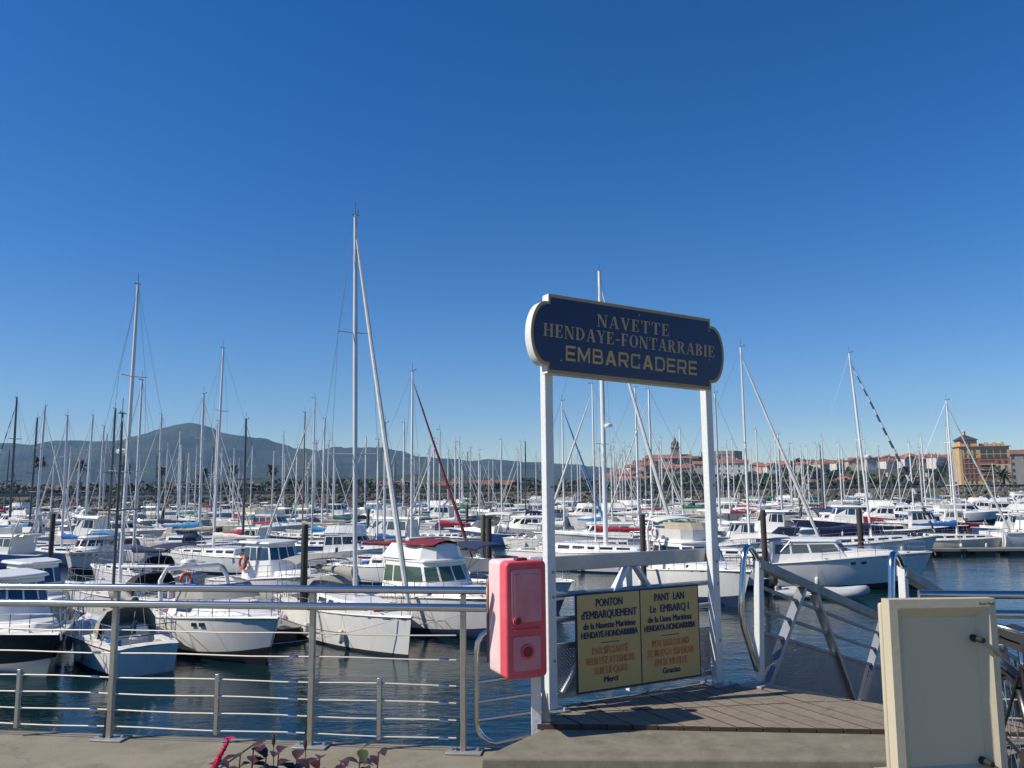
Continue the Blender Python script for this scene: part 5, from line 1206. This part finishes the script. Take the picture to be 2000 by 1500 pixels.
def wide_font():
    t = .155; g = {}
    def U(x0, x1, z0, z1, r=.2):   # rounded right end as in wide signwriting
        return [rect(x0, z1 - t, x1 - r, z1), rect(x0, z0, x1 - r, z0 + t), rect(x1 - t, z0 + r, x1, z1 - r)] + arc(x1 - r, z1 - r, r, r, t * .99, 0, pi / 2, 5) + arc(x1 - r, z0 + r, r, r, t * .99, -pi / 2, 0, 5)
    g['E'] = ([rect(0, 0, t, 1), rect(t, 0, .84, t), rect(t, 1 - t, .84, 1), rect(t, .41, .78, .59)], .84)
    g['M'] = ([rect(0, 0, t, 1), rect(.92, 0, .92 + t, 1), [(t, 1), (t, .66), (.56, .0), (.56, .36)], [(.56, .36), (.56, 0), (.92, .66), (.92, 1)]], 1.12)
    g['B'] = ([rect(0, 0, t, 1)] + U(t, .92, 0, .58, .22) + U(t, .86, .42, 1, .22), .92)
    g['A'] = ([slant(0, .38, .24), slant(.78, .40, .24), rect(.26, .2, .78, .37)], 1.02)
    g['R'] = ([rect(0, 0, t, 1)] + U(t, .92, .34, 1, .24) + [slant(.68, .44, .25, 0, .36)], .94)
    g['C'] = ([rect(.24, 1 - t, .88, 1), rect(.24, 0, .88, t), rect(0, .24, t, .76)] + arc(.24, .76, .24, .24, t * .99, pi / 2, pi, 5) + arc(.24, .24, .24, .24, t * .99, pi, 1.5 * pi, 5) + [rect(.88 - t, .8, .88, .68), rect(.88 - t, .32, .88, .2)], .9)
    g['D'] = ([rect(0, 0, t, 1)] + U(t, .94, 0, 1, .34), .94)
    return g
def letters(root, name, mat, text, font, cx, zc, h, width, y, gap=.13):
    tot = sum(font[c][1] for c in text) + gap * (len(text) - 1); sx = width / tot; x = cx - width / 2; q = 0
    for c in text:
        m = MB()
        for p in font[c][0]:
            pts = [(x + a * sx, zc - h / 2 + b * h) for a, b in p]
            m.vprism(pts, y - .0012 - .00004 * (q % 12), y); q += 1
        x += (font[c][1] + gap) * sx
        m.build(name, mat, root, 0)
zc_ = (zb_ + zt_) / 2
SF, WF = serif_font(), wide_font()
letters(sgt, 'letter', 'sign_text', 'NAVETTE', SF, gw * .5 - .05, zc_ + .150, .098, .70, -.1315, .16)
letters(sgt, 'letter', 'sign_text', 'HENDAYE-FONTARRABIE', SF, gw * .5 - .05, zc_ + .022, .098, 1.66, -.1315)
letters(sgt, 'letter', 'sign_bronze', 'EMBARCADERE', WF, gw * .5 - .05, zc_ - .137, .116, 1.27, -.1315, .21)
tl = Matrix.Translation((gw / 2, 0, zc_)) @ Matrix.Rotation(radians(1.9), 4, 'Y') @ Matrix.Translation((-gw / 2, 0, -zc_))
for q in CH[sgt.name]:
    if q.name.split('.')[0] in ('board', 'border', 'panel', 'letter', 'screw'): q.data.transform(tl)
# gate parts
zr = D(1240, 1103, 6.0).z - ZD
MB().box(-.05, gw + .12, .045, .085, zr - .055, zr + .055).build('top_rail', 'galv', gate, bevel=.006)
for z in (.80, .62): MB().tube([(.04, .065, z), (gw + .02, .065, z)], .021, 10).build('cross_bar', 'galv', gate)
MB().box(.03, gw + .03, .05, .08, .41, .45).box(.03, gw + .03, .05, .08, .06, .10).build('panel_rail', 'galv', gate, bevel=.004)
for a in (.06, gw * .5, gw + .085): MB().box(a - .03, a + .03, .088, .14, 0.02, zr + .05).build('upright', 'white_paint', gate, bevel=.005)
for a0, a1 in ((gw * .5 - .04, .12), (gw * .5 + .04, gw - .12)): MB().bar((a0, .066, zr - .05), (a1, .066, .1), .028, .075, (0, 1, 0)).build('brace', 'white_paint', gate, bevel=.004)
def lattice(m, O, U, Vv, w, h, pitch=.024, t=.0075):
    O, U, Vv = V(O), V(U), V(Vv); n = U.cross(Vv).normalized() * .0015
    for sgn in (1, -1):
        c = -h if sgn == 1 else 0.0
        while c < (w if sgn == 1 else w + h):
            # line u - sgn*v = c
            pts = []
            if sgn == 1: u0, u1 = max(0, c), min(w, c + h); v0, v1 = u0 - c, u1 - c
            else: u0, u1 = max(0, c - h), min(w, c); v0, v1 = c - u0, c - u1
            if u1 - u0 > .004:
                a = O + U * u0 + Vv * v0; b = O + U * u1 + Vv * v1; sd = (b - a).cross(n).normalized() * t / 2; k = n * sgn
                m.add([a - sd + k, a + sd + k, b + sd + k, b - sd + k], [(0, 1, 2, 3)])
            c += pitch
    return m
tag(lattice(MB(), (.05, .066, .10), (1, 0, 0), (0, 0, 1), gw - .03, .32, .028, .0115).build('mesh_panel', 'galv_dull', gate, 0), kind='stuff')
MB().vprism([(-.16, 0.01), (-.06, .01), (-.06, .15)], -.01, .01).build('gusset', 'white_paint', gate)
# yellow bilingual notice
ntc = thing('yellow_notice', 'yellow bilingual boarding notice hung on the gate', 'sign', (GL.x, GL.y, ZD), gth)
n0, n1, nz0, nz1 = .195, 1.335, .115, .80
MB().box(n0 - .015, n1 + .015, -.062, -.05, nz0 - .015, nz1 + .015).build('frame', 'print_blue', ntc, bevel=.003)
nm = (n0 + n1) / 2
for a, b in ((n0, nm - .006), (nm + .006, n1)): MB().box(a, b, -.066, -.0622, nz0, nz1).build('panel', 'sign_yellow', ntc)
for a in (.1 + n0, n1 - .1): MB().box(a - .02, a + .02, -.05, .045, nz1 - .12, nz1 - .08).build('bracket', 'galv', ntc)
def text(root, body, cx, z, h, width, mat, y=-.0675, bold=.004):
    cu = bpy.data.curves.new('txt', 'FONT'); cu.body = body; cu.size = 1.0; cu.align_x = 'CENTER'; cu.align_y = 'CENTER';  cu.extrude = .01; cu.resolution_u = 3
    t = bpy.data.objects.new('txt', cu); COL.objects.link(t); dg = bpy.context.evaluated_depsgraph_get(); me = bpy.data.meshes.new_from_object(t.evaluated_get(dg)); bpy.data.objects.remove(t)
    xs = [v.co.x for v in me.vertices]; zs = [v.co.y for v in me.vertices]; sx = width / (max(xs) - min(xs)); sz = h / .70; mx_ = (max(xs) + min(xs)) / 2
    nv = len(me.vertices); vs = [V((cx + (v.co.x - mx_) * sx, y - v.co.z * .06, z + v.co.y * sz)) for v in me.vertices]; fs = [tuple(p.vertices) for p in me.polygons]
    m = MB()
    for j, (ax, az) in enumerate(((0, 0), (.0032, 0), (-.0032, 0), (0, .0022)) if bold else ((0, 0),)): m.add([v + V((ax, -.00006 * j, az)) for v in vs], fs)
    me = m.mesh('lettering', mat, 0)
    o = bpy.data.objects.new('lettering', me); COL.objects.link(o); o.parent = root; return o
def zz(f): return nz1 - f * (nz1 - nz0)
cl, cr_ = (n0 + nm) / 2, (n1 + nm) / 2
for body, f, h, wd, mt in (('PONTON', .095, .056, .24, 'print_blue'), ("d'EMBARQUEMENT", .22, .056, .50, 'print_blue'), ('de la Navette Maritime', .335, .046, .47, 'print_blue'), ('HENDAYE-HONDARRIBIA', .43, .046, .51, 'print_blue'),
                           ('PAR SÉCURITÉ', .60, .050, .32, 'print_red'), ('VEUILLEZ ATTENDRE', .705, .050, .44, 'print_red'), ('SUR LE QUAI', .81, .050, .29, 'print_red'), ('Merci', .905, .042, .12, 'print_blue')): text(ntc, body, cl, zz(f), h, wd, mt)
for body, f, h, wd, mt in (('PANT  LAN', .095, .056, .29, 'print_blue'), ('Le  EMBARQ I', .22, .056, .38, 'print_blue'), ('de la Linea Maritima', .335, .046, .43, 'print_blue'), ('HENDAYA-HONDARRIBIA', .43, .046, .50, 'print_blue'),
                           ('POR SEGURIDAD', .60, .050, .36, 'print_red'), ('SE RUEGA ESPERAR', .705, .050, .45, 'print_red'), ('EN EL MUELLE', .81, .050, .31, 'print_red'), ('Gracias', .905, .042, .17, 'print_blue')): text(ntc, body, cr_, zz(f), h, wd, mt)
for c in (cl, cr_): MB().box(c - .085, c + .085, -.0675, -.0664, zz(.515) - .003, zz(.515) + .003).build('rule', 'print_blue', ntc)

# tubular side barrier and red lifebuoy cabinet on its post
bp = V((.145, 5.74, .03)); bl0 = G(931, 1412, .2)
bar_ = thing('side_barrier', 'tubular steel side barrier below the red cabinet', 'barrier', (0, 0, 0))
e0 = V((bl0.x, bl0.y, 0)); ed = (V((bp.x, bp.y, 0)) - e0)
def E(t, z): return e0 + ed * t + V((0, 0, z))
z0b, z1b = .10, .82
hp = [E(1.0, z0b + .03), E(.32, z0b - .03)] + [E(.32 - .32 * sin(a), z0b + .11 - .14 * cos(a)) for a in (.4, .8, 1.2, 1.55)] + [E(0, .3), E(0, .66)] + [E(.30 - .30 * cos(a), .68 + .14 * sin(a)) for a in (.4, .8, 1.2, 1.55)] + [E(.62, .84)]
MB().tube(hp, .019, 12).build('hoop', 'inox', bar_, 60)
for z in (.24, .36, .49): MB().tube([E(0, z - .02), E(.97, z + .03)], .015, 10).build('cross_bar', 'inox', bar_)
MB().obox((bp.x, bp.y, .66), ed.normalized() * .035, V((-ed.y, ed.x, 0)).normalized() * .035, V((0, 0, .66))).build('post', 'white_paint', bar_, bevel=.004)
MB().box(bp.x - .09, bp.x + .09, bp.y - .09, bp.y + .09, .03, .042).build('base_plate', 'galv', bar_)
MB().vprism([(bp.x + .04, .05), (bp.x + .13, .05), (bp.x + .045, .5), (bp.x + .04, .5)], bp.y - .008, bp.y + .008).build('gusset', 'galv_dull', bar_)
cab = thing('lifebuoy_cabinet', 'faded red plastic lifebuoy cabinet on a post', 'cabinet', (-.05, 5.42, .55), R_(24))
cw, cdp, chh = .29, .31, .755
def rbox(x0, x1, y0, y1, z0, z1, r, n=4):
    pts = []
    for cx, cz, a0 in ((x1 - r, z1 - r, 0), (x0 + r, z1 - r, pi / 2), (x0 + r, z0 + r, pi), (x1 - r, z0 + r, 1.5 * pi)):
        pts += [(cx + r * cos(a0 + pi / 2 * i / n), cz + r * sin(a0 + pi / 2 * i / n)) for i in range(n + 1)]
    return MB().vprism(pts, y0, y1)
rbox(0, cw, .115, cdp, 0, chh, .03).build('body', 'box_pink', cab, 40, bevel=.006)
dr = rbox(-.004, cw + .004, 0, .112, -.004, chh + .004, .035).build('door', 'box_red', cab, 40, bevel=.014, seg=3)
rbox(.035, cw - .035, -.006, .002, .36, chh - .05, .02).build('upper_panel', 'box_pale', dr, 40, bevel=.003)
rbox(.055, cw - .055, -.010, -.005, .40, chh - .08, .015).build('recess', 'box_pale', dr, 40, bevel=.002)
rbox(.045, cw - .045, -.006, .002, .05, .27, .02).build('lower_panel', 'box_pale', dr, 40, bevel=.003)
MB().box(.05, cw - .05, -.010, 0, .305, .318).build('ridge', 'box_red', dr, bevel=.002)
for x, z, r in ((.075, .37, .028), (.145, .17, .042)):
    MB().lathe([(r * 1.15, -.016), (r * 1.2, .0), (r * 1.2, .004)], (x, 0, z), 20, 'Y').build('lock_ring', 'box_red', dr, 40)
    MB().lathe([(r * .3, -.021), (r * .75, -.02), (r * .8, -.0165)], (x, 0, z), 16, 'Y').build('lock', 'box_dark', dr, 40)
MB().box(.09, .17, .03, .09, chh + .003, chh + .022).build('hasp', 'box_dark', cab, bevel=.006)
bk = [(-.075 + .0, -.0), (.2, 0), (.2, .60)] + [(.2 - .1375 * (1 - cos(a)), .60 + .10 * sin(a)) for a in (.5, 1.0, 1.57, 2.1, 2.6)] + [(-.075, .60)]
MB().vprism([(x * .5 + .03, z * .86 + .06) for x, z in bk], cdp + .002, cdp + .03).build('backboard', 'backboard', cab, 40, bevel=.004)
MB().box(.15, .24, cdp + .002, cdp + .09, .2, .26).box(.15, .24, cdp + .002, cdp + .09, .55, .61).build('bracket', 'galv', cab)

# ------------------------------------------------------------------ gangway down to the pontoons
g0 = G(1478, 1338, ZD); gd = V((.64, .77, 0)).normalized(); gs = V((gd.y, -gd.x, 0)); slope = R_(-14.5)
GLEN = 11.0
gang = thing('gangway', 'aluminium gangway with mesh sides sloping down to the pontoons', 'gangway', (g0.x, g0.y, ZD), atan2(gd.y, gd.x))
def Gw(a, b, z): return V((a * cos(slope), -b, z + a * sin(slope)))    # along, across to the right, up
GW_ = 1.12
for b in (0, GW_):
    MB().bar(Gw(-.05, b, -.03), Gw(GLEN, b, -.03), .05, .11).build('stringer', 'galv', gang, bevel=.004)
    MB().bar(Gw(.12, b, .985), Gw(GLEN - .2, b, .985), .075, .085).build('top_rail', 'galv_dull', gang, bevel=.008)
    for z in (.80, .61, .43): MB().bar(Gw(.1, b, z), Gw(GLEN - .2, b, z), .028, .03).build('side_rail', 'galv_dull', gang, bevel=.003)
    tag(lattice(MB(), Gw(.1, b, .02), (cos(slope), 0, sin(slope)), (0, 0, 1), GLEN - .3, .40, .030, .0125).build('mesh_panel', 'galv_dull', gang, 0), kind='stuff')
    MB().bar(Gw(.06, b, -.02), Gw(.16, b, 1.02), .05, .095, (1, 0, 0)).build('end_post', 'white_paint', gang, bevel=.006)
    k = 0
    while .2 + k * 1.25 < GLEN - 1.4:
        a = .2 + k * 1.25
        p, q = (a, a + .95) if k % 2 == 0 else (a + .95, a)
        MB().bar(Gw(p, b, .02), Gw(q if k % 2 == 0 else q, b, .94), .05, .08, (0, 1, 0)).build('brace', 'galv', gang, bevel=.004)
        k += 1
    lp = [Gw(.02, b, .12), Gw(-.20, b, .42), Gw(-.235, b, .55), Gw(-.20, b, .75), Gw(-.15, b, .95)] + [Gw(-.15 + .14 * (1 - cos(t)), b, .95 + .14 * sin(t)) for t in (.5, 1.0, 1.57, 2.2)] + [Gw(.16, b, 1.0)]
    MB().tube(lp, .024, 12).build('end_loop', 'inox', gang, 60)
    MB().box(-.12, .12, -b - .09, -b + .09, -.16, .02).build('hinge_block', 'galv_dull', gang, bevel=.008)
n = int((GLEN - .2) / .4)
me = MB().box(0, .385, -GW_ + .03, -.03, 0, .025).mesh('tread_plank', 'plank_b', 0)
for k in range(n):
    q = bpy.data.objects.new('plank', me); COL.objects.link(q); q.parent = gang; q.location = Gw(.05 + k * .4, 0, -.055); q.rotation_euler = (0, -slope, 0)
pe = g0 + gd * (GLEN * cos(slope) + 1.2); pontoon('grey landing pontoon at the foot of the gangway', (pe.x - 5, pe.y + 1.5), (pe.x + 9, pe.y - 1), 2.6, 20)

# ------------------------------------------------------------------ cream menu stand
ez = D(1853, 1171, 3.5).z; ec = D(1842, 1171, 3.5)
stand = thing('menu_stand', 'empty cream plastic poster stand in front of the gangway', 'poster stand', (ec.x - .02, ec.y, .03), R_(12)); stand.rotation_euler.y = R_(1.5)
ew, eh, eb = .525, .745, ez - .03 - .745
def frame_mesh():
    m = MB(); W_, H_ = ew / 2, eh; b1, b2, dp = .036, .044, .032
    def ring(x, z0, z1, y): return [(-x, y, z0), (x, y, z0), (x, y, z1), (-x, y, z1)]
    R0 = ring(W_, 0, H_, .049); R1 = ring(W_, 0, H_, .0); R2 = ring(W_ - b1, b1, H_ - b1, -.004); R3 = ring(W_ - b1 - b2, b1 + b2 * .6, H_ - b1 - b2, dp)
    for A, B_ in ((R0, R1), (R1, R2), (R2, R3)):
        for i in range(4): m.add([A[i], A[(i + 1) % 4], B_[(i + 1) % 4], B_[i]], [(0, 1, 2, 3)])
    return m
def sh_(m): m.v = [(x, y + (z) * .02, z + eb) for x, y, z in m.v]; return m
fr = sh_(frame_mesh()).build('frame', 'easel', stand, 30)
bvm = fr.modifiers.new('b', 'BEVEL'); bvm.width = .009; bvm.segments = 3; bvm.limit_method = 'ANGLE'; bvm.angle_limit = R_(40)
sh_(MB().box(-ew / 2 + .08, ew / 2 - .08, .0322, .042, .05, eh - .075)).build('poster_panel', 'easel_panel', stand)
sh_(MB().box(-ew / 2 - .006, ew / 2 + .0, .0495, .075, .0, eh - .02)).build('back_shell', 'easel', stand, 30, bevel=.012, seg=3)
MB().box(-ew / 2 - .02, ew / 2 + .02, .0, .16, 0.1, eb + .03).build('pedestal', 'easel', stand, 30, bevel=.015, seg=3)
MB().box(-ew / 2 - .06, ew / 2 + .06, -.18, .36, 0.0, .1).build('base', 'easel', stand, 30, bevel=.025, seg=3)
for z in (.575, .075):
    zc2 = eb + z; y = z * .02
    kn = MB().lathe([(.004, -.05), (.012, -.048), (.013, -.03), (.012, -.004), (.016, .0), (.016, .04)], (ew / 2 - .10, y + .02, zc2), 12, 'Y').build('clip_knob', 'rubber', stand, 40)
    MB().tube([(ew / 2 - .095, y - .015, zc2 - .004), (ew / 2 - .03, y - .02, zc2 - .045), (ew / 2 + .002, y - .004, zc2 - .068)], .0075, 8).build('strap', 'galv_dull', kn)
text(stand, 'Porta Menu', .215, eb + eh - .022, .010, .075, 'rubber', y=-.003 + (eh) * .02 - .0022, bold=.0)

# ------------------------------------------------------------------ bicycle leaning behind the stand
def bicycle(loc_, rz):
    o = thing('bicycle', 'black bicycle parked behind the cream poster stand', 'bicycle', loc_, rz); R = .34
    def wheel(x, nm):
        w = MB().tube([(x + R * cos(a), 0, R + R * sin(a)) for a in [i * pi / 16 for i in range(33)]], .022, 8, False).build('wheel', 'tyre', o, 60)
        MB().tube([(x + (R - .03) * cos(a), 0, R + (R - .03) * sin(a)) for a in [i * pi / 16 for i in range(33)]], .012, 6, False).build('rim', 'bike_black', w, 60)
        m = MB()
        for i in range(16): m.tube([(x, .02 * (-1) ** i, R), (x + (R - .03) * cos(i * pi / 8), 0, R + (R - .03) * sin(i * pi / 8))], .0018, 4, False)
        m.build('spokes', 'wire', w, 0)
        MB().tube([(x + (R + .045) * cos(a), 0, R + (R + .045) * sin(a)) for a in [.2 + i * .25 for i in range(10)]], .03, 8, True, flat=.5).build('mudguard', 'bike_black', o, 60)
    wheel(-.52, ''); wheel(.54, '')
    P = dict(bb=V((-.08, 0, .30)), st=V((-.22, 0, .78)), hd=V((.36, 0, .86)), hb=V((.39, 0, .72)), ra=V((-.52, 0, R)), fa=V((.54, 0, R)))
    m = MB()
    for a, b, r in (('bb', 'st', .017), ('bb', 'hb', .021), ('st', 'hd', .018), ('hd', 'hb', .02)): m.tube([P[a], P[b]], r, 10)
    for s in (-1, 1):
        m.tube([P['bb'] + V((0, s * .03, 0)), P['ra'] + V((0, s * .06, 0))], .01, 8); m.tube([P['st'] + V((0, s * .02, -.05)), P['ra'] + V((0, s * .06, 0))], .009, 8)
        m.tube([P['hb'] + V((0, s * .04, -.02)), V((.46, s * .06, .55)), P['fa'] + V((0, s * .06, 0))], .012, 8)
    m.build('frame', 'bike_black', o, 60)
    MB().tube([P['st'], V((-.26, 0, .93))], .013, 8).build('seat_post', 'inox', o)
    sd = MB().grid([[(x, w * s, z - .05 * abs(s) ** 2) for s in (-1, -.6, 0, .6, 1)] for x, w, z in ((-.40, .08, .97), (-.34, .10, .985), (-.24, .07, .975), (-.12, .03, .97), (-.08, .015, .955))]); sd.grid([[(x, y, z - .045) for x, y, z in sd.v[i * 5:i * 5 + 5]] for i in range(5)]); sd.build('saddle', 'rubber', o, 60)
    hb = MB().tube([V((.36, 0, .86)), V((.34, 0, 1.02)), V((.36, 0, 1.04))], .014, 8).tube([(.16, -.30, 1.07), (.26, -.27, 1.08), (.36, -.14, 1.05), (.36, .14, 1.05), (.26, .27, 1.08), (.16, .30, 1.07)], .012, 8).build('handlebar', 'inox', o, 60)
    for s in (-1, 1):
        MB().tube([(.10, s * .31, 1.065), (.22, s * .28, 1.08)], .017, 8).build('grip', 'rubber', hb)
        MB().tube([(.24, s * .29, 1.06), (.30, s * .34, 1.04), (.24, s * .40, 1.03)], .006, 6).build('brake_lever', 'inox', hb)
    cr = MB().lathe([(.085, -.004), (.085, .004)], (-.08, -.06, .30), 20, 'Y').build('chainring', 'bike_black', o)
    for s, dz in ((-1, 1), (1, -1)):
        MB().tube([(-.08, s * .08, .30), (-.08 + .1 * dz, s * .09, .30 - .13 * dz)], .009, 6).build('crank', 'inox', cr)
        MB().box(-.12 + .1 * dz, -.04 + .1 * dz, s * .14 - .05, s * .14 + .05, .30 - .13 * dz - .012, .30 - .13 * dz + .012).build('pedal', 'rubber', cr)
    rk = MB()
    for s in (-.06, 0, .06): rk.tube([(-.28, s, .74), (-.78, s, .74)], .006, 6)
    for s in (-1, 1): rk.tube([(-.52, s * .07, R), (-.62, s * .06, .74)], .006, 6)
    rk.build('luggage_rack', 'bike_black', o)
    MB().box(.40, .62, -.15, .15, .82, 1.02).build('basket', 'bike_black', o, bevel=.03)
    MB().lathe([(.01, 0), (.03, .01), (.035, .05)], (.63, 0, .74), 10, 'X').build('lamp', 'inox', o)
bicycle((D(2010, 1200, 4.3).x, 4.3, .03), R_(-108))

# ------------------------------------------------------------------ red-leaved plants at the lower edge
def leaf(m, p, d, l, w, fold=.3, mi=0):
    d = V(d).normalized(); s = d.cross(V((0, 0, 1)));
    if s.length < .1: s = V((1, 0, 0))
    s.normalize(); n = s.cross(d); L_, C_, R2 = [], [], []
    for i in range(5):
        t = i / 4; c = V(p) + d * l * t - V((0, 0, .35 * l * t * t)); ww = w * (.12, .8, 1, .62, .02)[i]
        L_.append(c - s * ww + n * ww * fold); C_.append(c); R2.append(c + s * ww + n * ww * fold)
    m.grid([L_, C_, R2], mi)
pr = random.Random(3)
def plant(px, ytop, d, seed, label, flower=None):
    r = random.Random(seed); q = D(px, ytop, d); z0 = .35
    o = thing('red_leaf_plant', label, 'plant', (q.x, q.y, z0), group='red leaved plants in the planter'); h = q.z - z0
    st_ = MB(); top_ = []
    for k in range(5):
        a = r.uniform(0, 6.28); lean = V((cos(a) * .09 * (k > 0), sin(a) * .06 * (k > 0), 0)); hh = h * (1 if k == 0 else r.uniform(.75, .93))
        pts = [V((0, 0, 0)) + lean * t * 1.4 + V((0.01 * sin(t * 7 + k), 0, hh * t)) for t in (0, .35, .7, 1)]; st_.tube(pts, [.004, .0035, .003, .002], 5); top_.append(pts)
    st_.build('stem', 'stem', o)
    for pts in top_:
        for t in (.62, .7, .78, .84, .9, .95, 1.0):
            for _ in range(2):
                p = vl(pts[2], pts[3], max(0, (t - .7) / .3)) if t > .7 else vl(pts[1], pts[2], (t - .35) / .35)
                a = r.uniform(0, 6.28); m = MB(); leaf(m, p, (cos(a), sin(a), r.uniform(-.1, .8)), r.uniform(.04, .085), r.uniform(.012, .021)); m.build('leaf', 'green_leaf' if r.random() < .12 else 'red_leaf', o, 60)
    return o
for k, (px, yt, lb) in enumerate(((490, 1466, 'red leaved plant right of the pink flower'), (540, 1470, 'dark leaved plant at the foot of the middle railing post'), (620, 1482, 'low red leaved plant beneath the middle railing post'), (700, 1464, 'red leaved plant right of the middle railing post'), (735, 1470, 'rightmost red leaved plant of the row'), (465, 1478, 'low red leaved plant directly behind the pink flower'), (515, 1480, 'small dark leaved plant left of the thin seed spike'), (575, 1484, 'small red leaved plant just left of the middle railing post'), (662, 1486, 'small red leaved plant left of the two rightmost plants'))):
    plant(px, yt, 2.3 + .1 * (k % 3), 40 + k, lb)
for px, yt, lb in ((535, 1432, 'thin dark seed spike above the plants'), (597, 1440, 'thin red bud spike before the middle railing post')):
    q = D(px, yt, 2.35); o = thing('flower_spike', lb, 'plant', (q.x, q.y, .35)); h = q.z - .35
    MB().tube([(0, 0, 0), (.004, 0, h * .6), (0, 0, h)], [.0025, .002, .0012], 5).build('stem', 'stem', o)
    MB().tube([(0, 0, h - .035), (0, 0, h - .022), (0, 0, h - .008), (0, 0, h)], [.002, .0055, .004, .001], 7).build('bud', 'red_leaf', o)
q = D(455, 1436, 2.2); fl = thing('pink_flower', 'crimson pink plumed flower at the lower edge', 'flower', (q.x - .045, q.y, .35)); h = q.z - .35
MB().tube([(0, 0, 0), (.0, 0, h * .75)], .004, 6).build('stem', 'stem', fl)
m = MB().tube([(-.012, 0, h - .11), (.0, 0, h - .085), (.014, 0, h - .05), (.03, 0, h - .022), (.038, 0, h - .008)], [.007, .007, .005, .004, .002], 8)
for k in range(170):
    t = pr.random(); p = vl((-.012, 0, h - .11), (.036, 0, h - .008), t); a = pr.uniform(0, 6.28); leaf(m, p, (cos(a), sin(a), .8), pr.uniform(.008, .022) * (1.2 - .7 * t), .0042)
m.build('plume', 'petal', fl, 60)
m = MB()
for a in (0, 1.2, 2.5, 3.7, 5.0): leaf(m, (.036, 0, h - .012), (cos(a), sin(a), .55), .022, .007)
m.build('tip_petals', 'petal', fl, 60)

# ------------------------------------------------------------------ labels of the fleet, told by what stands next to each mast
LM = sorted([(78, 'first tall palm'), (157, 'second tall palm'), (245, 'third tall palm'), (360, 'mountain peak'), (455, 'sixth tall palm'), (531, 'seventh tall palm'), (606, 'wooden mast'), (691, 'tallest mast'), (765, 'maroon furled sail'), (912, 'small grey pile'), (955, 'rusty pile'),
             (1070, 'left sign post'), (1170, 'blue sign mast'), (1319, 'church tower'), (1385, 'right sign post'), (1445, 'castle'), (1498, 'reddish pile'), (1660, 'leaning mast'), (1772, 'large palm'), (1895, 'apartment tower')])
ORD = ['', 'nearest', 'second', 'third', 'fourth', 'fifth', 'sixth', 'seventh', 'eighth', 'ninth', 'tenth', 'eleventh', 'twelfth', 'thirteenth', 'fourteenth', 'fifteenth', 'sixteenth', 'seventeenth', 'eighteenth', 'nineteenth', 'twentieth']
bins = {}
for (px, o, hn, cn, hy) in fleet_s:
    k = min(range(len(LM)), key=lambda i: abs(LM[i][0] - px)); side = 'left' if px < LM[k][0] else 'right'; bins.setdefault((k, side), []).append((abs(px - LM[k][0]), o, hn, cn))
for (k, side), L_ in bins.items():
    for n, (_, o, hn, cn) in enumerate(sorted(L_, key=lambda t: t[0])):
        o['label'] = '%s yacht with %s boom cover, %s mast %s of the %s' % (hn, cn, ORD[min(n + 1, 20)], side, LM[k][1])
KN = ['cabin cruiser with radar arch', 'flybridge cruiser', 'low sports cruiser under canopy', 'wheelhouse boat', 'trawler style cruiser', 'open sports boat']
bins = {}
for (o, hn, i, x, y) in fleet_m:
    px = proj((x, y, WZ))[0]; k = min(range(len(LM)), key=lambda j: abs(LM[j][0] - px)); bins.setdefault((k, i, hn), []).append((y, o))
for (k, i, hn), L_ in bins.items():
    L_.sort(key=lambda t: t[0])
    for n, (_, o) in enumerate(L_):
        where = '' if len(L_) == 1 else ('nearest ' if n == 0 else ('second nearest ' if n == 1 and len(L_) > 2 else ('farthest ' if n == len(L_) - 1 else 'middle ')))
        o['label'] = '%s%s %s moored below the %s' % (where, hn, KN[i], LM[k][1])
TL = [(1200, 'left foot of the town'), (1255, 'left end of the town'), (1319, 'church tower'), (1385, 'right sign post'), (1445, 'castle'), (1498, 'reddish pile'), (1560, 'tree slope'), (1650, 'red hip roofed villa'), (1722, 'left gabled house'), (1772, 'large palm'), (1850, 'slope trees by the apartments'), (1920, 'apartment block'), (2000, 'right edge')]
bins = {}
TY = {'gable': 'broad gabled', 'side': 'end-on gabled', 'hip': 'hip roofed'}
for (px, d, o, wall, ty) in TOWN:
    k = min(range(len(TL)), key=lambda j: abs(TL[j][0] - px)); bins.setdefault((k, WN[wall], ty), []).append((d, o))
for (k, wn_, ty), L_ in bins.items():
    L_.sort(key=lambda t: t[0])
    for n, (_, o) in enumerate(L_):
        where = '' if len(L_) == 1 else ['lowest ', 'second lowest ', 'third lowest ', 'fourth lowest ', 'fifth lowest ', 'sixth lowest ', 'topmost '][min(n, 6)]
        o['label'] = '%s%s %s town house near the %s' % (where, wn_, TY[ty], TL[k][1])

# ------------------------------------------------------------------ haze: pale even air round the whole scene
hz = MB().box(-4200, 4200, -420, 3600, -12, 330).build('haze', 'alu', None, 0); hz['kind'] = 'stuff'
hm = bpy.data.materials.new('haze_air'); hm.use_nodes = True; nt = hm.node_tree
nt.nodes.remove(nt.nodes['Principled BSDF']); pv = nt.nodes.new('ShaderNodeVolumePrincipled')
pv.inputs['Color'].default_value = (0.30, 0.58, 1.0, 1); pv.inputs['Density'].default_value = 1.35e-4; pv.inputs['Anisotropy'].default_value = 0.0
nt.links.new(pv.outputs[0], nt.nodes['Material Output'].inputs['Volume'])
hz.data.materials.clear(); hz.data.materials.append(hm)
